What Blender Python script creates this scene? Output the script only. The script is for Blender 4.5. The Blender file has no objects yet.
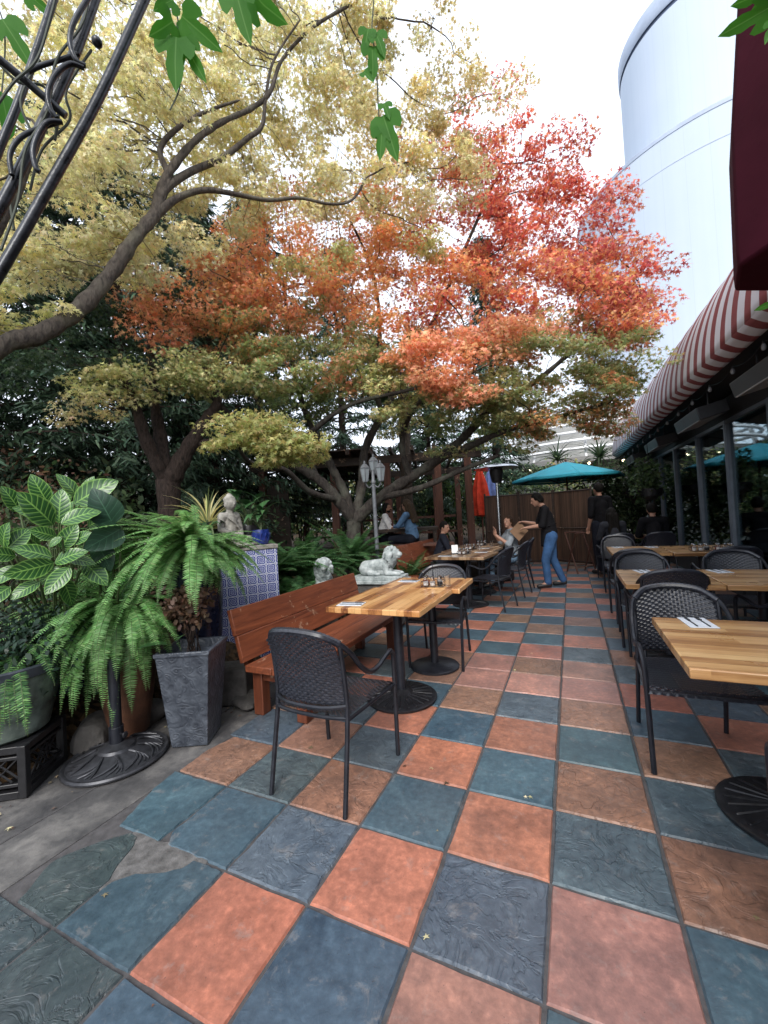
import bpy, bmesh, math, random
import numpy as np
from mathutils import Vector, Matrix
SC = bpy.context.scene
COL = SC.collection
R = np.random.default_rng(11)
random.seed(5)
PI = math.pi
rad = math.radians

# ---------------------------------------------------------------- survey frame (metres; x across, y along the aisle)
CAM = np.array([0.1484, -1.6231, 1.3995]); FPX = 405.22
YAW, PITCH, ROLL = -.4310, .0142, -.0572
def _basis():
    cy, sy, cp, sp = math.cos(YAW), math.sin(YAW), math.cos(PITCH), math.sin(PITCH)
    f = np.array([sy*cp, cy*cp, sp]); r = np.array([cy, -sy, 0]); u = np.cross(r, f)
    cr, sr = math.cos(ROLL), math.sin(ROLL)
    return cr*r+sr*u, -sr*r+cr*u, f
CR, CU, CF = _basis()
def sight(x, y): return CF+(x-384)/FPX*CR-(y-512)/FPX*CU
def at(x, y, D):
    d = sight(x, y); return CAM+d*(D/math.hypot(d[0], d[1]))
def onz(x, y, z):
    d = sight(x, y); return CAM+d*((z-CAM[2])/d[2])

# ---------------------------------------------------------------- objects
def tag(o, label=None, cat=None, group=None, kind=None):
    if label: o['label'] = label
    if cat: o['category'] = cat
    if group: o['group'] = group
    if kind: o['kind'] = kind
    return o
def thing(name, label, cat, loc=(0, 0, 0), rz=0, group=None):
    o = bpy.data.objects.new(name, None); COL.objects.link(o)
    o.empty_display_size = .1
    o.location = loc; o.rotation_euler = (0, 0, rz)
    return tag(o, label, cat, group)
def dup(root, loc, rz, label, group=None):
    r = root.copy(); COL.objects.link(r); r.location = loc; r.rotation_euler = (0, 0, rz)
    r['label'] = label
    if group: r['group'] = group
    for ch in list(root.children):
        c = ch.copy(); COL.objects.link(c); c.parent = r
        for g in list(ch.children):
            d = g.copy(); COL.objects.link(d); d.parent = c
    return r
def link(name, me, parent=None, loc=None):
    o = bpy.data.objects.new(name, me); COL.objects.link(o)
    if parent is not None: o.parent = parent
    if loc is not None: o.location = loc
    return o

class MB:
    def __init__(s): s.v = []; s.f = []; s.m = []; s.uv = []; s.has_uv = False
    def add(s, v, f, m=0, M=None):
        n = len(s.v)
        for p in v:
            p = Vector(p)
            s.v.append(tuple(M @ p) if M is not None else tuple(p))
        for q in f: s.f.append(tuple(i+n for i in q)); s.m.append(m)
        return s
    def box(s, c, d, m=0, rot=None):
        x, y, z = d[0]/2, d[1]/2, d[2]/2
        v = [(-x,-y,-z),(x,-y,-z),(x,y,-z),(-x,y,-z),(-x,-y,z),(x,-y,z),(x,y,z),(-x,y,z)]
        f = [(3,2,1,0),(4,5,6,7),(0,1,5,4),(1,2,6,5),(2,3,7,6),(3,0,4,7)]
        M = Matrix.Translation(Vector(c))
        if rot is not None: M = M @ rot.to_4x4()
        return s.add(v, f, m, M)
    def prism(s, pts, z0, z1, m=0, top=None):
        n = len(pts); top = top or pts
        v = [(p[0], p[1], z0) for p in pts]+[(p[0], p[1], z1) for p in top]
        f = [tuple(range(n-1, -1, -1)), tuple(range(n, 2*n))]+[(i, (i+1) % n, n+(i+1) % n, n+i) for i in range(n)]
        return s.add(v, f, m)
    def lathe(s, prof, c=(0, 0, 0), n=24, m=0, M=None, wob=None):
        v = []; f = []; k = len(prof)
        for i in range(n):
            a = 2*PI*i/n
            for j, (r, z) in enumerate(prof):
                rr = r*(wob(a, j) if wob else 1)
                v.append((c[0]+rr*math.cos(a), c[1]+rr*math.sin(a), c[2]+z))
        for i in range(n):
            a, b = i*k, ((i+1) % n)*k
            for j in range(k-1): f.append((a+j, b+j, b+j+1, a+j+1))
        f.append(tuple(i*k for i in range(n-1, -1, -1))); f.append(tuple(i*k+k-1 for i in range(n)))
        return s.add(v, f, m, M)
    def tube(s, pts, r, n=8, m=0, closed=False):
        P = [Vector(p) for p in pts]; k = len(P)
        rs = r if isinstance(r, (list, tuple, np.ndarray)) else [r]*k
        T = []
        for i in range(k):
            a = P[(i-1) % k] if (closed or i > 0) else P[0]
            b = P[(i+1) % k] if (closed or i < k-1) else P[-1]
            t = b-a; T.append(t.normalized() if t.length > 1e-9 else Vector((0, 0, 1)))
        u = T[0].orthogonal().normalized(); v = []; f = []
        for i in range(k):
            u = (u-T[i]*u.dot(T[i]))
            u = u.normalized() if u.length > 1e-6 else T[i].orthogonal().normalized()
            w = T[i].cross(u)
            for j in range(n):
                a = 2*PI*j/n; v.append(P[i]+(u*math.cos(a)+w*math.sin(a))*float(rs[i]))
        for i in range(k if closed else k-1):
            a, b = i*n, ((i+1) % k)*n
            for j in range(n): f.append((a+j, a+(j+1) % n, b+(j+1) % n, b+j))
        if not closed:
            f.append(tuple(range(n-1, -1, -1))); f.append(tuple((k-1)*n+j for j in range(n)))
        return s.add(v, f, m)
    def ball(s, c, r, n=12, m=0, rot=None):
        rx, ry, rz = r if isinstance(r, (tuple, list)) else (r, r, r)
        k = n//2+1; v = [(0, 0, -1)]; f = []
        for j in range(1, k-1):
            b = -PI/2+PI*j/(k-1)
            for i in range(n):
                a = 2*PI*i/n; v.append((math.cos(a)*math.cos(b), math.sin(a)*math.cos(b), math.sin(b)))
        v.append((0, 0, 1)); L = len(v)-1
        for i in range(n): f.append((0, 1+(i+1) % n, 1+i)); f.append((L, L-n+i, L-n+(i+1) % n))
        for j in range(k-3):
            a = 1+j*n; b = a+n
            for i in range(n): f.append((a+i, a+(i+1) % n, b+(i+1) % n, b+i))
        M = Matrix.Translation(Vector(c))
        if rot is not None: M = M @ rot.to_4x4()
        return s.add(v, f, m, M @ Matrix.Diagonal((rx, ry, rz, 1)))
    def caps(s, a, ra, b, rb, n=12, m=0):
        a = Vector(a); b = Vector(b); t = b-a; L = t.length
        if L < 1e-6: return s.ball(a, max(ra, rb), n, m)
        q = Vector((0, 0, 1)).rotation_difference(t).to_matrix()
        prof = []
        for j in range(5):
            an = -PI/2+PI/2*j/4; prof.append((max(ra*math.cos(an), 1e-5), ra*math.sin(an)))
        for j in range(5):
            an = PI/2*j/4; prof.append((max(rb*math.cos(an), 1e-5), L+rb*math.sin(an)))
        return s.lathe(prof, (0, 0, 0), n, m, Matrix.Translation(a) @ q.to_4x4())
    def grid(s, fn, nu, nv, m=0, uv=False):
        n = len(s.v)
        for j in range(nv+1):
            for i in range(nu+1): s.v.append(tuple(fn(i/nu, j/nv)))
        for j in range(nv):
            for i in range(nu):
                a = n+j*(nu+1)+i; s.f.append((a, a+1, a+nu+2, a+nu+1)); s.m.append(m)
        return s
    def build(s, name, mats, parent=None, smooth=True, bev=0, loc=None, angle=40, solid=0):
        me = bpy.data.meshes.new(name); me.from_pydata(s.v, [], s.f)
        mats = mats if isinstance(mats, (list, tuple)) else [mats]
        for q in mats: me.materials.append(q)
        me.polygons.foreach_set('material_index', s.m)
        if smooth:
            me.polygons.foreach_set('use_smooth', [True]*len(s.f))
            me.set_sharp_from_angle(angle=rad(angle))
        me.update()
        o = link(name, me, parent, loc)
        if solid:
            md = o.modifiers.new('solid', 'SOLIDIFY'); md.thickness = solid; md.offset = 0
        if bev:
            md = o.modifiers.new('bev', 'BEVEL'); md.width = bev; md.segments = 2; md.limit_method = 'ANGLE'; md.angle_limit = rad(35)
        return o
def smoothpath(pts, k=6):
    P = [Vector(p) for p in pts]; out = []
    for i in range(len(P)-1):
        a = P[max(i-1, 0)]; b = P[i]; c = P[i+1]; d = P[min(i+2, len(P)-1)]
        for j in range(k):
            t = j/k
            out.append(.5*((2*b)+(c-a)*t+(2*a-5*b+4*c-d)*t*t+(-a+3*b-3*c+d)*t**3))
    out.append(P[-1]); return out
def fuse(mb, name, mat, parent, voxel=.012, it=4, loc=None, fac=.5):
    """one continuous skin over overlapping volumes"""
    me = bpy.data.meshes.new(name); me.from_pydata(mb.v, [], mb.f); me.update()
    o = bpy.data.objects.new('tmp', me); COL.objects.link(o)
    r = o.modifiers.new('r', 'REMESH'); r.mode = 'VOXEL'; r.voxel_size = voxel; r.use_smooth_shade = True
    if it:
        q = o.modifiers.new('s', 'SMOOTH'); q.iterations = it; q.factor = fac
    dg = bpy.context.evaluated_depsgraph_get()
    m2 = bpy.data.meshes.new_from_object(o.evaluated_get(dg))
    bpy.data.objects.remove(o); bpy.data.meshes.remove(me)
    m2.name = name; m2.materials.clear(); m2.materials.append(mat)
    m2.polygons.foreach_set('use_smooth', [True]*len(m2.polygons))
    return link(name, m2, parent, loc)

# ---------------------------------------------------------------- materials
class NT:
    def __init__(s, name):
        s.mat = bpy.data.materials.new(name); s.mat.use_nodes = True
        s.t = s.mat.node_tree; s.t.nodes.clear(); s.out = s.t.nodes.new('ShaderNodeOutputMaterial')
    def n(s, typ, _p=None, **inp):
        q = s.t.nodes.new('ShaderNode'+typ)
        for k, v in (_p or {}).items(): setattr(q, k, v)
        for k, v in inp.items():
            k = k.replace('_', ' ')
            if k.startswith('i') and k[1:].isdigit(): sock = q.inputs[int(k[1:])]
            else: sock = q.inputs[k]
            if isinstance(v, bpy.types.NodeSocket): s.t.links.new(v, sock)
            else: sock.default_value = v
        return q
    def math(s, op, a, b=0., c=0.): return s.n('Math', {'operation': op}, i0=a, i1=b, i2=c).outputs[0]
    def noise(s, vec, scale, detail=4., rough=.55, dist=0.):
        return s.n('TexNoise', None, Vector=vec, Scale=scale, Detail=detail, Roughness=rough, Distortion=dist).outputs['Fac']
    def ramp(s, fac, stops):
        q = s.n('ValToRGB', None, Fac=fac); e = q.color_ramp.elements
        while len(e) < len(stops): e.new(.5)
        for i, (p, c) in enumerate(stops):
            e[i].position = p; e[i].color = (*c, 1) if len(c) == 3 else c
        return q.outputs['Color']
    def mix(s, fac, a, b, bt='MIX'):
        q = s.t.nodes.new('ShaderNodeMix'); q.data_type = 'RGBA'; q.blend_type = bt
        for k, v in ((0, fac), (6, a), (7, b)):
            if isinstance(v, bpy.types.NodeSocket): s.t.links.new(v, q.inputs[k])
            else: q.inputs[k].default_value = (*v, 1) if isinstance(v, tuple) and len(v) == 3 else v
        return q.outputs[2]
    def bump(s, h, strength=.3, dist=.01): return s.n('Bump', None, Height=h, Strength=strength, Distance=dist).outputs[0]
    def obj(s): return s.n('TexCoord').outputs['Object']
    def pos(s): return s.n('NewGeometry').outputs['Position']
    def scale(s, vec, sx, sy, sz): return s.n('Mapping', None, Vector=vec, Scale=(sx, sy, sz)).outputs[0]
    def xyz(s, vec): return s.n('SeparateXYZ', None, Vector=vec).outputs
    def fin(s, col, rough=.5, bump=None, metal=0., spec=None, **kw):
        b = s.n('BsdfPrincipled', None, Base_Color=(*col, 1) if isinstance(col, tuple) and len(col) == 3 else col, Roughness=rough, Metallic=metal)
        if spec is not None: b.inputs['Specular IOR Level'].default_value = spec
        if bump is not None: s.t.links.new(bump, b.inputs['Normal'])
        for k, v in kw.items():
            k = k.replace('_', ' ')
            if isinstance(v, bpy.types.NodeSocket): s.t.links.new(v, b.inputs[k])
            else: b.inputs[k].default_value = v
        s.t.links.new(b.outputs[0], s.out.inputs[0]); return s.mat

def m_plain(name, c, rough=.5, metal=0., var=.25, sc=14., bump=.15, bd=.004, spec=None, world=False):
    t = NT(name); v = t.pos() if world else t.obj()
    f = t.noise(v, sc, 5.); g = t.noise(v, sc*5, 3.)
    d = tuple(x*(1-var) for x in c); l = tuple(min(x*(1+var), 1) for x in c)
    col = t.ramp(f, [(.3, d), (.7, l)])
    rg = t.math('MULTIPLY_ADD', f, .25, rough-.12)
    return t.fin(col, rg, t.bump(t.math('ADD', f, t.math('MULTIPLY', g, .4)), bump, bd), metal, spec)
def m_bark(name, a, b, sc=9., lichen=None):
    t = NT(name); v = t.scale(t.pos(), 1, 1, .35)
    f = t.noise(v, sc*2.5, 6., .65, .6); g = t.noise(t.pos(), 3., 4.)
    col = t.ramp(f, [(.32, a), (.68, b)])
    if lichen: col = t.mix(t.ramp(g, [(.5, (0, 0, 0)), (.68, (.6, .6, .6))]), col, lichen)
    return t.fin(col, .85, t.bump(f, .9, .03), spec=.2)
def m_leaf(name, trans=.48, rough=.5, gain=1.):
    t = NT(name); c = t.n('Attribute', {'attribute_name': 'col'}).outputs['Color']
    b = t.n('BsdfPrincipled', None, Base_Color=c, Roughness=rough); b.inputs['Specular IOR Level'].default_value = .3
    tr = t.n('BsdfTranslucent', None, Color=t.mix(.5, c, t.mix(1., c, (1.15*gain, 1.15*gain, .7*gain), 'MULTIPLY')))
    mx = t.n('MixShader', None, i0=trans, i1=b.outputs[0], i2=tr.outputs[0])
    t.t.links.new(mx.outputs[0], t.out.inputs[0]); return t.mat
def m_wood_block(name, lo, mid, hi, axis, w=.052, contrast=1.):
    """butcher block: staves w wide running along the other horizontal axis"""
    t = NT(name); x, y, z = t.xyz(t.obj())
    a, l = (x, y) if axis == 'x' else (y, x)
    k = t.math('FLOOR', t.math('DIVIDE', t.math('ADD', a, 5.), w))
    seg = t.math('FLOOR', t.math('ADD', t.math('MULTIPLY', l, 1.1), t.math('MULTIPLY', t.n('TexWhiteNoise', {'noise_dimensions': '1D'}, W=k).outputs['Value'], 7.)))
    rnd = t.n('TexWhiteNoise', {'noise_dimensions': '2D'}, Vector=t.n('CombineXYZ', None, X=k, Y=seg).outputs[0]).outputs['Value']
    vec = t.n('CombineXYZ', None, X=t.math('MULTIPLY', a, 22.), Y=t.math('MULTIPLY', l, 1.6), Z=t.math('MULTIPLY_ADD', rnd, 30., t.math('MULTIPLY', z, 22.))).outputs[0]
    g = t.noise(vec, 1.6, 5., .6, .8); g2 = t.noise(vec, 7., 3.)
    f = t.math('ADD', t.math('MULTIPLY', rnd, .55*contrast), t.math('ADD', t.math('MULTIPLY', g, .55), t.math('MULTIPLY', g2, .12)))
    col = t.ramp(f, [(.28, lo), (.52, mid), (.85, hi)])
    fr = t.math('FRACT', t.math('DIVIDE', t.math('ADD', a, 5.), w))
    seam = t.math('LESS_THAN', t.math('ABSOLUTE', t.math('SUBTRACT', fr, .5)), .482)
    col = t.mix(seam, t.mix(1., col, (.45, .4, .35), 'MULTIPLY'), col)
    st = t.noise(t.obj(), 5., 3.)
    col = t.mix(t.ramp(st, [(.55, (0, 0, 0)), (.75, (.35, .35, .35))]), col, t.mix(1., col, (.75, .68, .6), 'MULTIPLY'))
    return t.fin(col, t.math('MULTIPLY_ADD', st, .3, .16), t.bump(g2, .08, .002), Coat_Weight=.25, Coat_Roughness=.2)
def m_boards(name, lo, hi, ax='y', rough=.45, wear=(.45, .3, .2)):
    t = NT(name); v = t.obj()
    s = {'x': (.7, 9, 9), 'y': (9, .7, 9), 'z': (9, 9, .7)}[ax]
    f = t.noise(t.scale(v, *s), 3., 6., .65, .7); g = t.noise(v, 2.3, 4.); h = t.noise(t.scale(v, *s), 12., 3.)
    col = t.ramp(f, [(.3, lo), (.7, hi)])
    wr = t.math('MULTIPLY', t.math('GREATER_THAN', t.math('MULTIPLY', t.noise(v, 11., 6., .7), t.math('ADD', g, .45)), .63), .55)
    col = t.mix(wr, col, wear)
    return t.fin(col, t.math('MULTIPLY_ADD', g, .35, rough-.17), t.bump(t.math('ADD', f, h), .25, .004))

MT = {}
def mats():
    M = MT
    # floor tiles: per-tile clay colour, slate relief where the tile is riven
    t = NT('floor_tile'); a = t.n('Attribute', {'attribute_name': 'col'}); k = t.n('Attribute', {'attribute_name': 'riven'}).outputs['Fac']
    p = t.pos(); off = t.n('VectorMath', {'operation': 'ADD'}, i0=p, i1=t.n('VectorMath', {'operation': 'SCALE'}, i0=a.outputs['Color'], Scale=37.).outputs[0]).outputs[0]
    f = t.noise(off, 5., 6., .6, .6); g = t.noise(off, 34., 5., .65); d = t.noise(p, 1.7, 4.)
    c = t.mix(1., a.outputs['Color'], t.ramp(f, [(.25, (.62, .65, .69)), (.5, (1., 1., 1.)), (.75, (1.45, 1.4, 1.33))]), 'MULTIPLY')
    c = t.mix(1., c, t.ramp(g, [(.3, (.7, .71, .73)), (.55, (1, 1, 1)), (.76, (1.45, 1.42, 1.38))]), 'MULTIPLY')
    c = t.mix(t.ramp(d, [(.46, (0, 0, 0)), (.72, (.35, .35, .35))]), c, (.06, .062, .066))
    sc_ = t.noise(t.scale(p, 1, 1, 1), 11., 8., .75, .4); c = t.mix(t.ramp(sc_, [(.56, (0, 0, 0)), (.66, (.32, .32, .32))]), c, (.30, .27, .25))
    sp = t.noise(p, 85., 2.); c = t.mix(t.ramp(sp, [(.70, (0, 0, 0)), (.76, (.6, .6, .6))]), c, (.035, .035, .04))
    w = t.noise(off, 6.5, 4., .55, 1.1)
    step = t.ramp(w, [(.3, (0, 0, 0)), (.4, (.3, .3, .3)), (.415, (.5, .5, .5)), (.52, (.6, .6, .6)), (.535, (.85, .85, .85)), (.62, (.9, .9, .9)), (.63, (1, 1, 1))])
    hgt = t.math('ADD', t.math('MULTIPLY', step, k), t.math('ADD', t.math('MULTIPLY', g, .16), t.math('MULTIPLY', f, .1)))
    rg = t.math('ADD', t.math('MULTIPLY_ADD', d, .4, .12), t.math('MULTIPLY', g, .16))
    ridge = t.math('MULTIPLY', t.ramp(t.math('ABSOLUTE', t.math('SUBTRACT', t.math('FRACT', t.math('MULTIPLY', w, 7.)), .5)), [(.0, (1, 1, 1)), (.07, (.25, .25, .25)), (.16, (0, 0, 0))]), t.math('MULTIPLY', k, t.ramp(t.noise(off, 3.1, 3.), [(.38, (0, 0, 0)), (.6, (1, 1, 1))])))
    c = t.mix(t.math('MULTIPLY', ridge, .33), c, (.03, .03, .034))
    M['tile'] = t.fin(c, rg, t.bump(t.math('SUBTRACT', hgt, t.math('MULTIPLY', ridge, .2)), .8, .007), spec=.55)
    M['grout'] = m_plain('grout', (.07, .066, .068), .8, 0, .3, 30, .3, world=True)
    t = NT('path_concrete'); p = t.pos(); f = t.noise(p, 2.2, 6., .65); g = t.noise(p, 45., 4.); s = t.noise(p, 7., 7., .7, .5)
    c = t.ramp(t.math('ADD', t.math('MULTIPLY', f, .6), t.math('MULTIPLY', s, .4)), [(.36, (.035, .035, .038)), (.5, (.085, .082, .082)), (.64, (.19, .18, .17))])
    M['path'] = t.fin(c, t.math('MULTIPLY_ADD', f, .4, .35), t.bump(t.math('ADD', g, f), .4, .006))
    M['patch'] = m_plain('patch_mortar', (.12, .115, .112), .8, 0, .45, 22, .5, .01, world=True)
    t = NT('garden_earth'); p = t.pos(); f = t.noise(p, 3., 6.); v = t.n('TexVoronoi', None, Vector=p, Scale=26.)
    lit = t.ramp(t.n('SeparateColor', None, Color=v.outputs['Color']).outputs[0], [(.0, (.03, .022, .016)), (.5, (.06, .04, .025)), (.8, (.13, .075, .035)), (1., (.2, .12, .06))])
    M['soil'] = t.fin(t.mix(f, (.022, .018, .013), lit), .9, t.bump(v.outputs['Distance'], .8, .03), spec=.2)
    M['far_ground'] = m_plain('far_ground', (.07, .07, .06), .9, 0, .4, 1.2, .2, world=True)
    M['litter'] = m_leaf('fallen_leaf', .15, .7)
    M['leaf'] = m_leaf('leaf_surface'); M['leaf_gloss'] = m_leaf('leaf_glossy', .25, .32); M['needle'] = m_leaf('needle_surface', .12, .6)
    # metals
    M['tube'] = m_plain('chair_tube_paint', (.017, .019, .026), .36, .25, .3, 20, .06, .002)
    t = NT('wicker_strand'); f = t.noise(t.obj(), 60., 3.); M['wicker'] = t.fin(t.ramp(f, [(.3, (.010, .011, .016)), (.7, (.03, .033, .046))]), .34, t.bump(f, .2, .002), spec=.65)
    M['cast'] = m_plain('cast_iron', (.014, .0145, .018), .42, .3, .4, 30, .2, .003)
    M['cast_worn'] = m_plain('cast_iron_worn', (.05, .052, .06), .42, .45, .5, 16, .35, .004)
    M['steel'] = m_plain('steel', (.55, .56, .58), .25, 1., .1, 8, .03)
    M['lamp_grey'] = m_plain('lamp_paint', (.12, .13, .145), .5, .1, .25, 20, .1)
    M['frame'] = m_plain('mullion_paint', (.13, .15, .18), .42, .1, .15, 6, .05)
    M['arbor'] = m_plain('arbor_paint', (.022, .024, .028), .3, .5, .6, 24, .4, .004)
    M['block_warm'] = m_wood_block('block_walnut_mix', (.17, .055, .018), (.47, .21, .07), (.70, .40, .165), 'x', .056, 1.15)
    M['block_pale'] = m_wood_block('block_oak', (.27, .125, .045), (.5, .28, .115), (.66, .44, .21), 'y', .06, .8)
    M['block_dull'] = m_wood_block('block_weathered', (.08, .04, .022), (.2, .115, .06), (.36, .24, .14), 'x', .056, 1.)
    M['bench'] = m_boards('bench_stain', (.09, .024, .012), (.26, .076, .032), 'y')
    M['bench_leg'] = m_boards('bench_leg_stain', (.065, .018, .010), (.17, .05, .022), 'z')
    M['redwood'] = m_boards('post_redwood', (.045, .018, .012), (.13, .05, .03), 'z', .7)
    M['darkwood'] = m_boards('dark_timber', (.016, .011, .008), (.05, .032, .022), 'x', .7)
    t = NT('bamboo_slats'); x, y, z = t.xyz(t.obj()); k = t.math('FLOOR', t.math('MULTIPLY', x, 70.))
    r = t.n('TexWhiteNoise', {'noise_dimensions': '1D'}, W=k).outputs['Value']; fr = t.math('FRACT', t.math('MULTIPLY', x, 70.))
    h = t.math('SINE', t.math('MULTIPLY', fr, PI)); n_ = t.noise(t.scale(t.obj(), 1, 1, .2), 9., 5.)
    M['bamboo'] = t.fin(t.ramp(t.math('ADD', t.math('MULTIPLY', r, .5), t.math('MULTIPLY', n_, .5)), [(.2, (.03, .017, .010)), (.6, (.085, .045, .026)), (.9, (.17, .10, .06))]), .6, t.bump(h, .6, .006))
    # cloth, paper, ceramic
    M['napkin'] = m_plain('paper_napkin', (.62, .66, .72), .85, 0, .08, 12, .15)
    M['card'] = m_plain('white_card', (.75, .76, .77), .6, 0, .06, 12, .05)
    M['ink'] = m_plain('dark_handle', (.025, .028, .035), .35, .4, .2, 20, .05)
    M['jar_salt'] = m_plain('jar_white', (.7, .7, .7), .4, 0, .1, 20, .05)
    M['jar_red'] = m_plain('jar_red', (.3, .05, .03), .3, 0, .2, 20, .05)
    t = NT('clear_glass'); gl = t.n('BsdfGlass', None, Roughness=.02, IOR=1.45); tr = t.n('BsdfTransparent'); mx = t.n('MixShader', None, i0=.45, i1=tr.outputs[0], i2=gl.outputs[0]); t.t.links.new(mx.outputs[0], t.out.inputs[0]); M['glass'] = t.mat
    t = NT('window_glass'); gl = t.n('BsdfGlossy', None, Roughness=.015, Color=(.85, .95, 1, 1)); tr = t.n('BsdfTransparent', None, Color=(.72, .76, .76, 1))
    fr = t.n('Fresnel', None, IOR=1.6).outputs[0]; mx = t.n('MixShader', None, i0=t.math('MINIMUM', t.math('MULTIPLY_ADD', fr, .7, .01), 1.), i1=tr.outputs[0], i2=gl.outputs[0]); t.t.links.new(mx.outputs[0], t.out.inputs[0]); M['window'] = t.mat
    t = NT('delft_tile'); x, y, z = t.xyz(t.obj()); s = .092
    def cell(q): return t.math('SUBTRACT', t.math('FRACT', t.math('DIVIDE', q, s)), .5)
    a, b = cell(x), cell(z); rr = t.math('SQRT', t.math('ADD', t.math('MULTIPLY', a, a), t.math('MULTIPLY', b, b))); an = t.math('ARCTAN2', a, b)
    pet = t.math('SINE', t.math('ADD', t.math('MULTIPLY', rr, 34.), t.math('MULTIPLY', t.math('COSINE', t.math('MULTIPLY', an, 4.)), 2.3)))
    ed = t.math('GREATER_THAN', t.math('MAXIMUM', t.math('ABSOLUTE', a), t.math('ABSOLUTE', b)), .47)
    c = t.mix(t.math('GREATER_THAN', t.math('ADD', pet, t.math('MULTIPLY', t.noise(t.obj(), 30.), .5)), -.15), (.52, .56, .68), (.012, .025, .20)); c = t.mix(ed, c, (.4, .42, .48))
    M['delft'] = t.fin(c, .25, spec=.5)
    M['blue_glaze'] = m_plain('blue_glaze', (.012, .028, .16), .2, 0, .5, 18, .3, .006, .6)
    t = NT('embossed_glaze'); o_ = t.obj(); v = t.n('TexVoronoi', {'feature': 'SMOOTH_F1'}, Vector=t.n('VectorMath', {'operation': 'ADD'}, i0=o_, i1=t.n('VectorMath', {'operation': 'SCALE'}, i0=t.n('TexNoise', None, Vector=o_, Scale=7.).outputs['Color'], Scale=.12).outputs[0]).outputs[0], Scale=20.).outputs['Distance']
    s_ = t.math('SINE', t.math('MULTIPLY', v, 22.)); f = t.noise(o_, 14., 5.)
    M['embossed'] = t.fin(t.ramp(t.math('ADD', t.math('MULTIPLY', s_, .03), f), [(.3, (.022, .027, .038)), (.6, (.06, .07, .088)), (.85, (.11, .125, .15))]), .34, t.bump(t.math('ADD', t.math('MULTIPLY', s_, .4), t.math('MULTIPLY', f, 1.6)), .45, .006), spec=.5)
    M['dark_glaze'] = m_plain('dark_blue_glaze', (.015, .02, .045), .25, 0, .6, 9, .35, .008, .6)
    M['stoneware'] = m_plain('drip_stoneware', (.10, .125, .11), .4, 0, .75, 11, .4, .006)
    M['rim_grey'] = m_plain('rim_grey', (.035, .042, .055), .4, 0, .3, 9, .1)
    M['black_plastic'] = m_plain('black_plastic', (.012, .012, .014), .4, 0, .3, 30, .08)
    M['terracotta'] = m_plain('terracotta', (.10, .042, .022), .7, 0, .35, 12, .4, .008)
    M['block_stone'] = m_plain('kerb_stone', (.075, .07, .066), .85, 0, .5, 9, .6, .02)
    M['stone'] = m_plain('carved_stone', (.24, .23, .205), .9, 0, .5, 16, .5, .008)
    t = NT('weathered_marble'); o_ = t.obj(); f = t.noise(o_, 9., 6., .65); g = t.noise(o_, 28., 4.)
    M['marble'] = t.fin(t.ramp(f, [(.3, (.13, .155, .155)), (.5, (.34, .38, .38)), (.7, (.55, .58, .58))]), .7, t.bump(t.math('ADD', g, f), .4, .008))
    # building
    t = NT('awning_stripe'); y = t.xyz(t.obj())[1]; fr = t.math('FRACT', t.math('DIVIDE', y, .29)); f = t.noise(t.obj(), 3., 4.)
    c = t.mix(t.math('LESS_THAN', fr, .46), t.mix(f, (.72, .74, .82), (.80, .81, .86)), t.mix(f, (.22, .032, .042), (.28, .045, .052)))
    c = t.mix(t.math('MULTIPLY', t.noise(t.obj(), 1.1, 5.), .3), c, (.2, .17, .17))
    M['awning'] = t.fin(c, .75, t.bump(t.noise(t.obj(), 2.5, 3.), .25, .05))
    M['maroon'] = m_plain('maroon_canvas', (.048, .0075, .015), .9, 0, .22, 3, .2, .03, spec=.08)
    M['teal'] = m_plain('teal_canvas', (.010, .23, .30), .7, 0, .18, 3, .1, .01)
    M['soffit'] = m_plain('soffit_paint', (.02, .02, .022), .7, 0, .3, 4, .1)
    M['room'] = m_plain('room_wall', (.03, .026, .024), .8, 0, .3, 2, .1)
    M['heater_box'] = m_plain('heater_box', (.035, .036, .04), .5, .2, .2, 6, .05)
    M['heater_face'] = m_plain('heater_face', (.30, .29, .28), .5, 0, .15, 20, .1)
    t = NT('tower_panel'); p = t.obj(); f = t.noise(p, .35, 5.); st = t.noise(t.scale(p, 1.6, 1.6, .05), 2., 4.)
    x, y, z = t.xyz(p); an = t.math('ARCTAN2', x, y); sm = t.math('LESS_THAN', t.math('FRACT', t.math('MULTIPLY', an, 7.64)), .02)
    c = t.ramp(t.math('ADD', t.math('MULTIPLY', f, .6), t.math('MULTIPLY', st, .4)), [(.3, (.46, .53, .63)), (.7, (.50, .565, .66))]); c = t.mix(t.math('MULTIPLY', sm, .25), c, (.3, .35, .45))
    M['tower'] = t.fin(c, .8, spec=.2)
    M['tower_trim'] = m_plain('tower_trim', (.36, .42, .53), .6, 0, .15, 1, .05)
    M['tower_seam'] = m_plain('tower_seam', (.08, .11, .18), .7, 0, .2, 1, .05)
    M['white_paint'] = m_plain('white_paint', (.72, .73, .74), .5, 0, .08, 3, .05)
    M['grey_paint'] = m_plain('grey_paint', (.22, .215, .21), .7, 0, .15, 2, .05)
    M['pale_wall'] = m_plain('pale_wall', (.45, .45, .43), .8, 0, .15, 1, .1)
    def em(name, c, s):
        t = NT(name); e = t.n('Emission', None, Color=(*c, 1), Strength=s); t.t.links.new(e.outputs[0], t.out.inputs[0]); return t.mat
    M['lit'] = em('lit_lamp', (1, .78, .5), 5.); M['bulb'] = m_plain('bulb_glass', (.20, .20, .21), .1, 0, .05, 4, 0)
    M['frosted'] = m_plain('frosted_pane', (.20, .23, .25), .35, 0, .15, 8, .05)
    M['bark_dark'] = m_bark('maple_bark', (.016, .014, .013), (.065, .056, .05), 9, (.10, .105, .085))
    M['bark_pale'] = m_bark('yellow_tree_bark', (.028, .023, .02), (.11, .092, .075), 12, (.14, .13, .095))
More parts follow.
